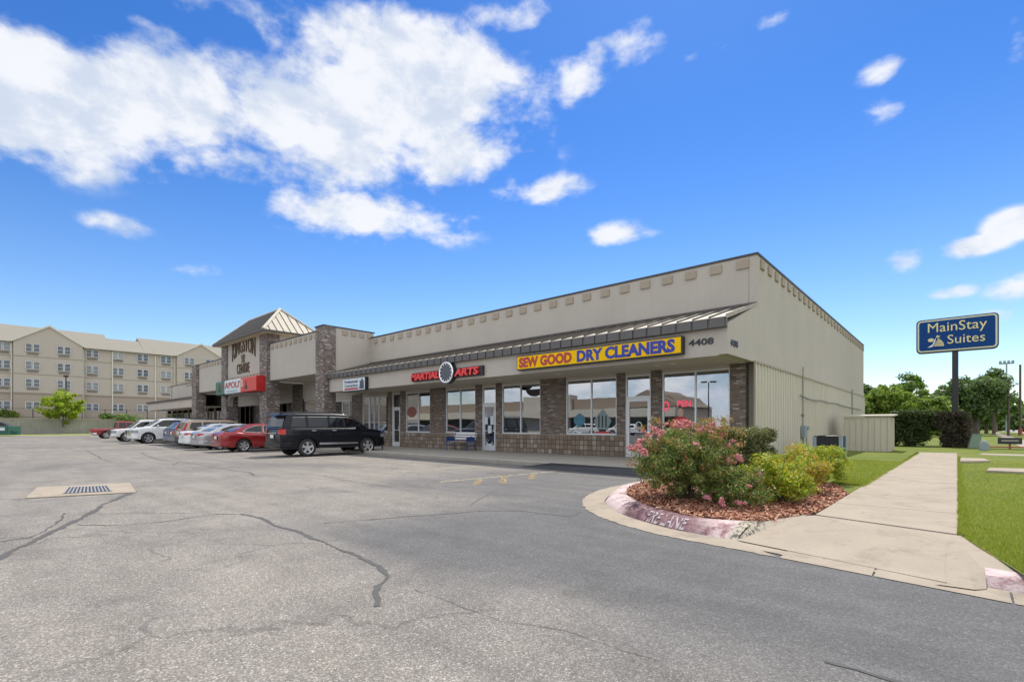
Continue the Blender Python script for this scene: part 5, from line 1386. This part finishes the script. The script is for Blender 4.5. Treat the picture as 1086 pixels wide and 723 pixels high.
def clumps(c, rad, n, cr, seed, zlow=-1):
    r = np.random.default_rng(seed); C=[]; 
    while len(C) < n:
        d = r.normal(size=3); d /= np.linalg.norm(d)
        if d[2] < zlow: continue
        C.append(np.array(c) + d*np.array(rad)*(r.random()**.45)*.93)
    R_ = [np.array([cr,cr,cr*.75])*(.6+.8*r.random()) for _ in C]
    return C, R_
def stems(n, top, seed, r0=.012, base=.08, curve=.3):
    r = random.Random(seed); q = MB()
    for k in range(n):
        a = r.random()*6.28; rr = r.random()**.5; tx, ty, tz = top[0]*rr*math.cos(a), top[1]*rr*math.sin(a), top[2]*(1.0-.35*rr*r.random())
        b0 = (base*math.cos(a), base*math.sin(a), 0)
        q.tube([b0, (tx*.35, ty*.35, tz*.5), (tx, ty, tz)], [r0, r0*.75, r0*.3], 5, cap=False)
    return q
def shrub(name, label, x, y, rad, h, nleaf, size, m, seed, nclump=28, cr=.2, group='shrubs in the planting bed', boxy=False):
    o = empty(name, (x, y, .14)); tag(o, label, 'shrub', group)
    if boxy:
        r = np.random.default_rng(seed); C = []; R_ = []
        for _ in range(nclump):
            u = r.uniform(-1,1,3); ax3 = r.integers(0,3); 
            if ax3 < 2: u[ax3] = np.sign(u[ax3])*r.uniform(.8,1)
            else: u[2] = r.uniform(.8,1)
            C.append(np.array([u[0]*rad[0]*.86, u[1]*rad[1]*.86, h*.5+u[2]*h*.42])); R_.append(np.array([cr,cr,cr])*r.uniform(.8,1.2))
    else: C, R_ = clumps((0,0,h*.46), (rad[0]*.88, rad[1]*.88, h*.48), nclump, cr, seed)
    tri_object('foliage', leaves_np(C, R_, [nleaf/nclump]*nclump, size, seed+1, shell=.15), 4, m, o)
    stems(14, (rad[0]*.75, rad[1]*.75, h*.85), seed, .011).obj('stem', M['bark'], o)
    return o, C, R_
# the flowering myrtles
def blooms(o, pts, seed):
    r = np.random.default_rng(seed)
    for p in pts:
        k = int(r.integers(4, 9)); C = [np.array([r.normal(0,.026), r.normal(0,.026), r.normal(0,.022)]) for _ in range(k)]
        q = tri_object('flower_cluster', leaves_np(C, [np.array([.03,.03,.025])]*k, [26]*k, .012, int(r.integers(1e6)), shell=.3, asp=.9), 4, M['petal'], o)
        q.location = p; q.scale = [r.uniform(.6, 1.1)]*3
mo, C, R_ = shrub('flowering_shrub', 'large pink flowering shrub at the tip of the planting island', -3.20, 7.62, (.93,.95), 1.24, 34000, .020, M['leaf_myrtle'], 11, 170, .155)
pink_dirs = []
r = np.random.default_rng(3)
for k in range(52):
    th_ = r.uniform(-math.pi, math.pi); ph = r.uniform(.0, 1.45)
    d = np.array([math.cos(th_)*math.cos(ph), math.sin(th_)*math.cos(ph), math.sin(ph)])
    if d @ np.array([.36,-.93,.0]) < -.25 and d[2] < .7: continue
    pink_dirs.append(tuple(np.array([0,0,.58]) + d*np.array([.84,.88,.66])*r.uniform(.92,1.06)))
blooms(mo, pink_dirs, 5)
q = MB(); r2 = random.Random(4)
for k in range(22):   # arching shoots that break the outline
    a = r2.uniform(0, 6.28); s0 = (.5*math.cos(a), .45*math.sin(a), .75); s1_ = (.85*math.cos(a), .82*math.sin(a), r2.uniform(.7,1.35))
    q.tube([(0,0,.1), s0, s1_], [.008,.006,.002], 4, cap=False)
q.obj('shoot', M['bark'], mo)
Cs = []; 
for k in range(60):
    a = r2.uniform(0, 6.28); f_ = r2.uniform(.85,1.12); Cs.append(np.array([f_*.85*math.cos(a)*r2.uniform(.5,1), f_*.82*math.sin(a)*r2.uniform(.5,1), r2.uniform(.45,1.28)]))
tri_object('foliage', leaves_np(Cs, [np.array([.10,.10,.07])]*60, [34]*60, .022, 77, shell=.1), 4, leafmat('myrtle_tip', [(0,(.16,.20,.04)),(.5,(.30,.20,.07)),(1,(.36,.12,.07))]), mo)
mo2, C, R_ = shrub('flowering_shrub', 'small low pink flowering shrub beside the yellow-green shrub', -2.42, 7.5, (.62,.6), .66, 11000, .018, M['leaf_myrtle'], 21, 50, .13)
blooms(mo2, [(.22,-.45,.12),(.02,-.52,.12),(-.2,-.48,.16),(.3,-.30,.35),(-.05,-.1,.66),(.35,.0,.5)], 9)
shrub('clipped_shrub', 'dark clipped shrub with brownish tips against the ribbed wall corner', -3.75, 10.8, (1.0,.85), 1.16, 60000, .021, M['leaf_box'], 31, 420, .11, boxy=True)
shrub('nandina_shrub', 'bright yellow-green shrub nearest the concrete ramp', -2.05, 8.35, (.62,.60), .80, 17000, .021, M['leaf_nandina'], 41, 70, .14)
shrub('nandina_shrub', 'golden-tipped shrub between the two yellow-green shrubs', -2.08, 9.75, (.66,.66), .84, 16000, .022, M['leaf_gold'], 51, 70, .14)
shrub('nandina_shrub', 'yellow-green shrub farthest along the bed near the lawn', -2.15, 11.6, (.70,.66), .88, 16000, .024, M['leaf_nandina'], 61, 70, .15)

def tree(name, label, x, y, z, h, rad, m, seed, trunk=.25, nclump=70, nleaf=12000, size=.16, cr=None, cz=.62, rz=.38, cat_='tree', group='trees in the background', zlow=-1, trunkh=None):
    o = empty(name, (x, y, z)); tag(o, label, cat_, group)
    C, R_ = clumps((0,0,h*cz), (rad,rad,h*rz), nclump, cr or rad*.24, seed, zlow)
    tri_object('crown', leaves_np(C, R_, [nleaf/nclump]*nclump, size, seed+1, shell=.1, asp=.55), 4, m, o)
    q = MB(); r = random.Random(seed); th_ = h*(cz-rz*.4)
    q.tube([(0,0,-.1),(.05*trunk,0,th_*.5),(r.uniform(-.3,.3)*trunk,0,th_),(0,0,h*.85)], [trunk,trunk*.75,trunk*.55,trunk*.1], 8)
    for k in range(0, len(C), max(1, len(C)//16)):
        c = C[k]; s0 = th_*r.uniform(.7,1.1)
        q.tube([(0,0,s0),(c[0]*.5,c[1]*.5,(s0+c[2])*.5+.2),(c[0],c[1],c[2])], [trunk*.35,trunk*.2,trunk*.06], 5, cap=False)
    q.obj('trunk', M['bark'], o); return o
X0, Y0 = at(67, 80.5)
tree('small_tree', 'small bright lime-green tree in front of the hotel at the retaining wall', X0, Y0, 1.3, 6.1, 3.05, leafmat('lime_leaf', [(0,(.14,.20,.015)),(.5,(.28,.36,.03)),(1,(.42,.48,.06))], .5), 101, .12, 90, 9000, .15, cz=.52, rz=.46, cr=.62)
for (px, dd, rr, hh_, lab) in ((113,86,1.4,.95,'rounded dark green bush on the terrace right of the lime tree'),(132,86,2.4,.6,'low wide green bush on the terrace behind the red pickup'),(9,84,1.2,1.9,'thin green sapling on the terrace left of the lime tree')):
    X0, Y0 = at(px, dd); o = empty('terrace_bush', (X0,Y0,2.45)); tag(o, lab, 'bush', 'bushes on the hotel terrace')
    C, R_ = clumps((0,0,hh_*.5),(rr,rr,hh_*.5), 14, rr*.35, int(px)+3)
    tri_object('foliage', leaves_np(C,R_,[130]*14,.14,int(px)), 4, M['leaf_mid'] if px != 9 else M['leaf_bright'], o)
    MB().tube([(0,0,-.1),(0,0,hh_*.6)],.06,5).obj('stem', M['bark'], o)
# right background
def T(px, dep, topy, radpx, m, seed, lab, **k):
    X0, Y0 = at(px, dep); h = EYE + (HYP-topy)*dep/F - .15
    return tree('tree', lab, X0, Y0, .15, h, radpx*dep/F, m, seed, **k)
T(905, 66, 400, 26, M['leaf_dark'], 201, 'dark tree rising behind the far corner of the strip mall', size=.2)
T(940, 52, 407, 27, M['leaf_bright'], 202, 'bright green tree just right of the strip mall wall', cz=.5, rz=.5, nclump=110, nleaf=20000, size=.16)
T(965, 57, 395, 15, M['leaf_mid'], 203, 'tall thin loose-topped tree between the two bright green trees', cz=.62, rz=.36, nclump=34, nleaf=4200, size=.17, trunk=.14, cr=.75)
T(982, 54, 412, 20, M['leaf_bright'], 204, 'second bright green tree left of the blue sign post', cz=.5, rz=.5, nclump=80, nleaf=13000, size=.16)
T(997, 60, 418, 19, M['leaf_mid'], 205, 'mid green tree directly left of the blue sign post', cz=.5, rz=.5, nclump=80, nleaf=12000, size=.17)
T(1030, 62, 397, 27, M['leaf_dark'], 206, 'big spreading oak with a thick dark trunk right of the sign post', cz=.64, rz=.36, nclump=120, nleaf=19000, size=.18, trunk=.85, cr=1.0)
T(1016, 66, 402, 20, M['leaf_mid'], 207, 'green tree behind the blue sign post', cz=.58, rz=.42, nclump=80, nleaf=11000, size=.18)
T(1054, 72, 392, 17, M['leaf_dark'], 208, 'tall open pine-like tree left of the utility poles', cz=.66, rz=.34, nclump=52, nleaf=7000, size=.2, cr=.85, trunk=.22)
T(1046, 78, 412, 26, M['leaf_mid'], 209, 'broad green tree filling in behind the pine-like tree', cz=.6, rz=.38, nclump=80, nleaf=10000, size=.22)
for i, (px, dd, ty, rp_, mm) in enumerate(((1062,130,437,14,'leaf_mid'),(1075,120,434,14,'leaf_mid'),(1086,105,428,14,'leaf_dark'),(1100,100,430,16,'leaf_mid'),(1040,140,441,10,'leaf_mid'),(1052,150,441,12,'leaf_dark'),(955,95,425,24,'leaf_dark'),(985,95,428,24,'leaf_mid'))):
    T(px, dd, ty, rp_, M[mm], 220+i, ['low green tree left of the road beyond the poles','low green tree behind the utility poles','dark tree at the right edge beyond the poles','green tree beyond the right edge of the road','far pale tree seen under the oak canopy','far dark tree at the bend of the road','dark tree far behind the bright green trees','green tree far behind the clipped hedge'][i], cz=.5, rz=.5, nclump=50, nleaf=5000, size=.32)
wd_ = None
# distant wood closing the horizon
r = np.random.default_rng(8); C = []; R_ = []
for k in range(420):
    a = r.uniform(-1.0, 1.15); dd = r.uniform(260, 330); X0 = dd*math.sin(a); Y0 = dd*math.cos(a)
    C.append(np.array([X0, Y0, r.uniform(1,8)])); R_.append(np.array([7,7,4.0]))
o = tri_object('distant_wood', leaves_np(C, R_, [60]*420, 1.5, 9, shell=.2, asp=.8), 4, M['leaf_dark']); tag(o, 'far off line of trees along the horizon', 'wood', kind='stuff')

# tall clipped hedge, two plants with an arched gap between
def hedge(x0, x1, y0, y1, h, m, seed, label, n, notch=None):
    o = empty('hedge', ((x0+x1)/2, (y0+y1)/2, .15)); tag(o, label, 'hedge', 'clipped hedge by the lawn')
    r = np.random.default_rng(seed); C=[]; 
    hx, hy = (x1-x0)/2, (y1-y0)/2
    while len(C) < 380:
        u = r.uniform(-1,1,3); a3 = r.integers(0,4)
        if a3 == 0: u[0] = np.sign(u[0])*.94
        elif a3 == 1 or a3 == 3: u[1] = np.sign(u[1])*.94
        else: u[2] = .94
        x = u[0]*hx; z = h*.5+u[2]*h*.48; y = u[1]*hy
        rnd = abs(u[0])**6*.18*h
        if z > h*.85 and abs(u[0]) > .8: z -= rnd
        if notch and notch(x + (x0+x1)/2, z): continue
        C.append(np.array([x, y, z]))
    tri_object('foliage', leaves_np(C, [np.array([.24,.24,.22])]*380, [n/380]*380, .06, seed, shell=.1), 4, m, o)
    stems(10, (hx*.7, hy*.7, h*.8), seed, .03, .2).obj('stem', M['bark'], o)
gx = xs(991, 36.4)
nt_ = lambda x, z: (abs(x-gx) < .32 and z < 1.05)
hedge(xs(941,36.3), xs(989,36.3)+.1, 36.3, 37.5, 1.98, M['leaf_hedge'], 301, 'dark green clipped hedge on the left of the arched gap', 26000, nt_)
hedge(xs(989,36.3)+.1, xs(1026,36.2), 36.2, 37.5, 1.86, M['leaf_purple'], 302, 'brownish purple clipped hedge under the blue sign', 24000, nt_)
# pylon sign
o = empty('pole_sign', (-.08, 38.9, .15)); tag(o, 'blue MainStay Suites sign on a tall black pole behind the hedge', 'sign')
MB().box(-.14,.14,-.14,.14,0,5.75).obj('pole', M['darkpost'], o, bevel=.03)
zA, zB_ = 5.55, 7.55; wS = 1.79
def rr_(w2, z0, z1, r_):
    pts = []
    for cx, cz, a0 in ((w2-r_, z0+r_, -90), (w2-r_, z1-r_, 0), (-w2+r_, z1-r_, 90), (-w2+r_, z0+r_, 180)):
        for k in range(6): a = R(a0+18*k); pts.append((cx+r_*math.cos(a), cz+r_*math.sin(a)))
    return pts
c_s = .03
MB().prism([(x+c_s, z) for x, z in rr_(wS, zA, zB_, .22)], 'y', -.20, .20).obj('cabinet', M['darkpost'], o)
MB().prism([(x+c_s, z) for x, z in rr_(wS-.06, zA+.06, zB_-.06, .18)], 'y', -.212, -.2005).obj('border', M['cream'], o)
MB().prism([(x+c_s, z) for x, z in rr_(wS-.14, zA+.14, zB_-.14, .12)], 'y', -.224, -.2125).obj('face', M['deepblue'], o)
text_obj('lettering', 'MainStay', M['gold'], 2.56, .72, (-1.22,-.225,6.58), 'front', .02, .0, o)
text_obj('lettering', 'Suites', M['gold'], 1.60, .52, (-.34,-.225,6.0), 'front', .02, .0, o)
q = MB()
for k in range(6):   # sail of stacked curved bars
    z0 = 5.90+.095*k; xr = -.50-.012*k*k; xl_ = -.98+.05*k
    q.prism([(xl_,z0+.03),(xr,z0),(xr+.02,z0+.07),(xl_+.03,z0+.085)], 'y', -.245, -.225)
q.prism([(-.86,6.45),(-.74,6.42),(-.66,6.50),(-.80,6.56)], 'y', -.245, -.225)
q.obj('emblem_sail', M['gold'], o)
q = MB().prism([(-1.08+.14*math.cos(a), 6.30+.11*math.sin(a)) for a in np.linspace(0,2*math.pi,14)[:-1]], 'y', -.245, -.225); q.obj('emblem_sun', M['gold'], o)
q = MB().prism([(-1.24,5.86),(-1.0,6.05),(-.90,6.34),(-.84,6.42),(-.90,6.15),(-1.02,5.90)], 'y', -.25, -.246); q.obj('emblem_wave', M['white'], o)

# things on the far lawn
o = empty('utility_cabinet', (*g(1032.5,475,.15), .15), R(10)); tag(o, 'leaning sage green utility box on the lawn right of the hedge', 'utility box')
MB().prism([(-.24,0),(.18,0),(.32,.72),(-.08,.72)], 'y', -.15, .15).obj('cabinet', M['sage'], o, bevel=.02)
MB().prism([(-.10,.721),(.34,.721),(.34,.75),(-.10,.75)], 'y', -.17, .17).obj('lid', M['sage'], o)
o = empty('utility_pedestal', (*g(1043.5,477.5,.15), .15)); tag(o, 'small grey utility pedestal on the lawn beside the sage green box', 'utility box')
MB().prism([(-.16,0),(.16,0),(.19,.30),(.10,.42),(-.10,.42),(-.19,.30)], 'y', -.12, .12).obj('pedestal', M['galv'], o, bevel=.02)
MB().lathe([(0,.50),(.08,.48),(.10,.42)], (0,0,0), 'z', 10).obj('cap', M['galv'], o)
X0, Y0 = g(1071,476,.15)
o = empty('lawn_sign', (X0, Y0, .15), R(8)); tag(o, 'low black sign with pale lettering on a red post near the road', 'sign')
MB().box(-.04,.04,-.03,.03,0,.25).obj('post', M['redpaint'], o)
MB().box(-.44,.44,-.04,.04,.25,.58).obj('board', M['black'], o)
MB().box(-.32,.32,-.046,-.041,.39,.46).obj('faded_print', M['walk'], o)
# concrete pads sunk in the grass
def pad(name, a, b, c, d, h, label, m='concrete'):
    P = [g(*p, .15) for p in (a, b, c, d)]; cx = sum(p[0] for p in P)/4; cy = sum(p[1] for p in P)/4
    o = MB().prism([(x-cx, y-cy) for x, y in P], 'z', .0, h).obj(name, M[m], bevel=.01); o.location = (cx, cy, .15); tag(o, label, 'concrete pad'); return o
pad('valve_pad', (1018,491),(1019,487),(1044,488),(1050,490.5), .07, 'broken low concrete pad on the grass touching the walk edge')
pad('concrete_curb_stop', (1046,501),(1049,498),(1110,499.5),(1115,504), .06, 'long flat concrete slab lying on the lawn near the right edge', 'concrete')
struct(MB().quad(*[(*g(*p,.15),.156) for p in ((1038,482),(1042,480.6),(1130,483),(1130,485))]).obj('path', M['concrete']))
# cross drive, verge kerb and road beyond
struct(MB().box(-4.7, 60, 37.8, 38.6, .02, .05).obj('side_drive', M['walk']))
struct(MB().box(.9, 60, 38.61, 38.8, .05, .19).obj('red_kerb', M['redpaint']))
def poly3(name, pts, z, m): return struct(MB().quad(*[(x, y, z) for x, y in pts]).obj(name, m))
poly3('far_path', [g(1083,474,.15),g(1110,474,.15),g(1062,459.5,.15),g(1056,457.5,.15),g(1050,457.5,.15)], .16, M['concrete'])
poly3('road', [g(1062,457.2,.15),g(1130,463,.15),g(1130,457.0,.15),g(1066,455.3,.15)], .165, mat('pale_road',(.36,.34,.31),.9,var=.1))
# poles
def pole(px, dep, topy, r_, m, label, name='utility_pole', base=None):
    X0, Y0 = at(px, dep); h = EYE+(HYP-topy)*dep/F-.15
    o = empty(name, (X0, Y0, .15)); tag(o, label, 'pole', None)
    MB().tube([(0,0,0),(0,0,h)], [r_, r_*.8], 8).obj('shaft', m, o); return o, h
o, h = pole(1069.5, 60, 404, .13, M['wood'], 'shorter brown wooden pole left of the tall bare pole')
o, h = pole(1082, 62, 386.5, .13, M['wood'], 'tall bare wooden pole with a red sleeve at its foot')
MB().tube([(0,0,0),(0,0,.9)], .2, 8).obj('sleeve', M['redpaint'], o)
o, h = pole(1067.5, 100, 385.5, .16, M['galv'], 'tall slim grey floodlight mast behind the wooden poles', 'floodlight_mast')
MB().box(-1.1,1.1,-.1,.1,h-.1,h+.15).obj('crossarm', M['galv'], o)
for x in (-.9,-.3,.3,.9): MB().box(x-.2,x+.2,-.35,.1,h+.15,h+.6).obj('lamp_head', M['galv'], o, bevel=.04)
o, h = pole(1038.5, 75, 432, .10, M['darkpost'], 'short thin dark post standing in front of the spreading oak', 'thin_post')
o, h = pole(1056, 95, 425, .28, M['wood'], 'distant dark wooden pole beside the far path')

# ------------------------------------------------------------------ across the lot (seen mirrored in the shop windows)
sb = empty('opposite_shops', (-60, -46, 0)); tag(sb, 'long tan shop building across the lot, mirrored in the storefront windows', 'building')
MB().box(-55, 26, -14, 0, 0, 4.6).obj('wall', M['stucco'], sb)
MB().box(-8, 4, -2, .6, 0, 7.4).obj('entry_wall', M['stucco'], sb)
MB().prism([(-55,4.6),(26,4.6),(24,6.6),(-53,6.6)], 'y', -13, -.3).obj('roof', M['hotelband'], sb)
MB().prism([(14,4.6),(27,4.6),(20.5,7.6)], 'y', -12, 1.2).obj('gable', M['hotelband'], sb)
MB().box(-55, 26, 0, 2.2, 3.0, 4.4).obj('canopy', M['soffit'], sb)
MB().box(-54, 25, .01, .08, .4, 2.8).obj('shop_window', M['hotelglass'], sb)
o = empty('lot_lamp_post', (xs(752,33.2)*(78/33.2), -44.5, 0)); tag(o, 'twin-headed parking lot lamp post mirrored in the right-hand window', 'lamp post')
MB().tube([(0,0,0),(0,0,8.2)], [.11,.08], 8).obj('pole', M['darkpost'], o)
for s_ in (-1,1): MB().box(.25*s_,1.1*s_,-.2,.2,8.15,8.35).obj('lamp_head', M['darkpost'], o)
wc = make_car('parked_suv', 'white SUV across the lot, mirrored low in the shop windows', 'SUV', suv_spec(L=4.7,W=1.85,H=1.7,wr=.35), whitep, (-42.5, -30, 0), R(60), 'cars across the lot')
for (x, y, a, lab) in ((-38,-34,80,'white SUV across the lot near the far lamp post'),(-62,-36,95,'white SUV across the lot before the tan entry wall')):
    c = copy_tree(wc); c.location = (x, y, 0); c.rotation_euler.z = R(a); c['label'] = lab

S.render.engine = 'CYCLES'
S.cycles.max_bounces = 6; S.cycles.transparent_max_bounces = 12
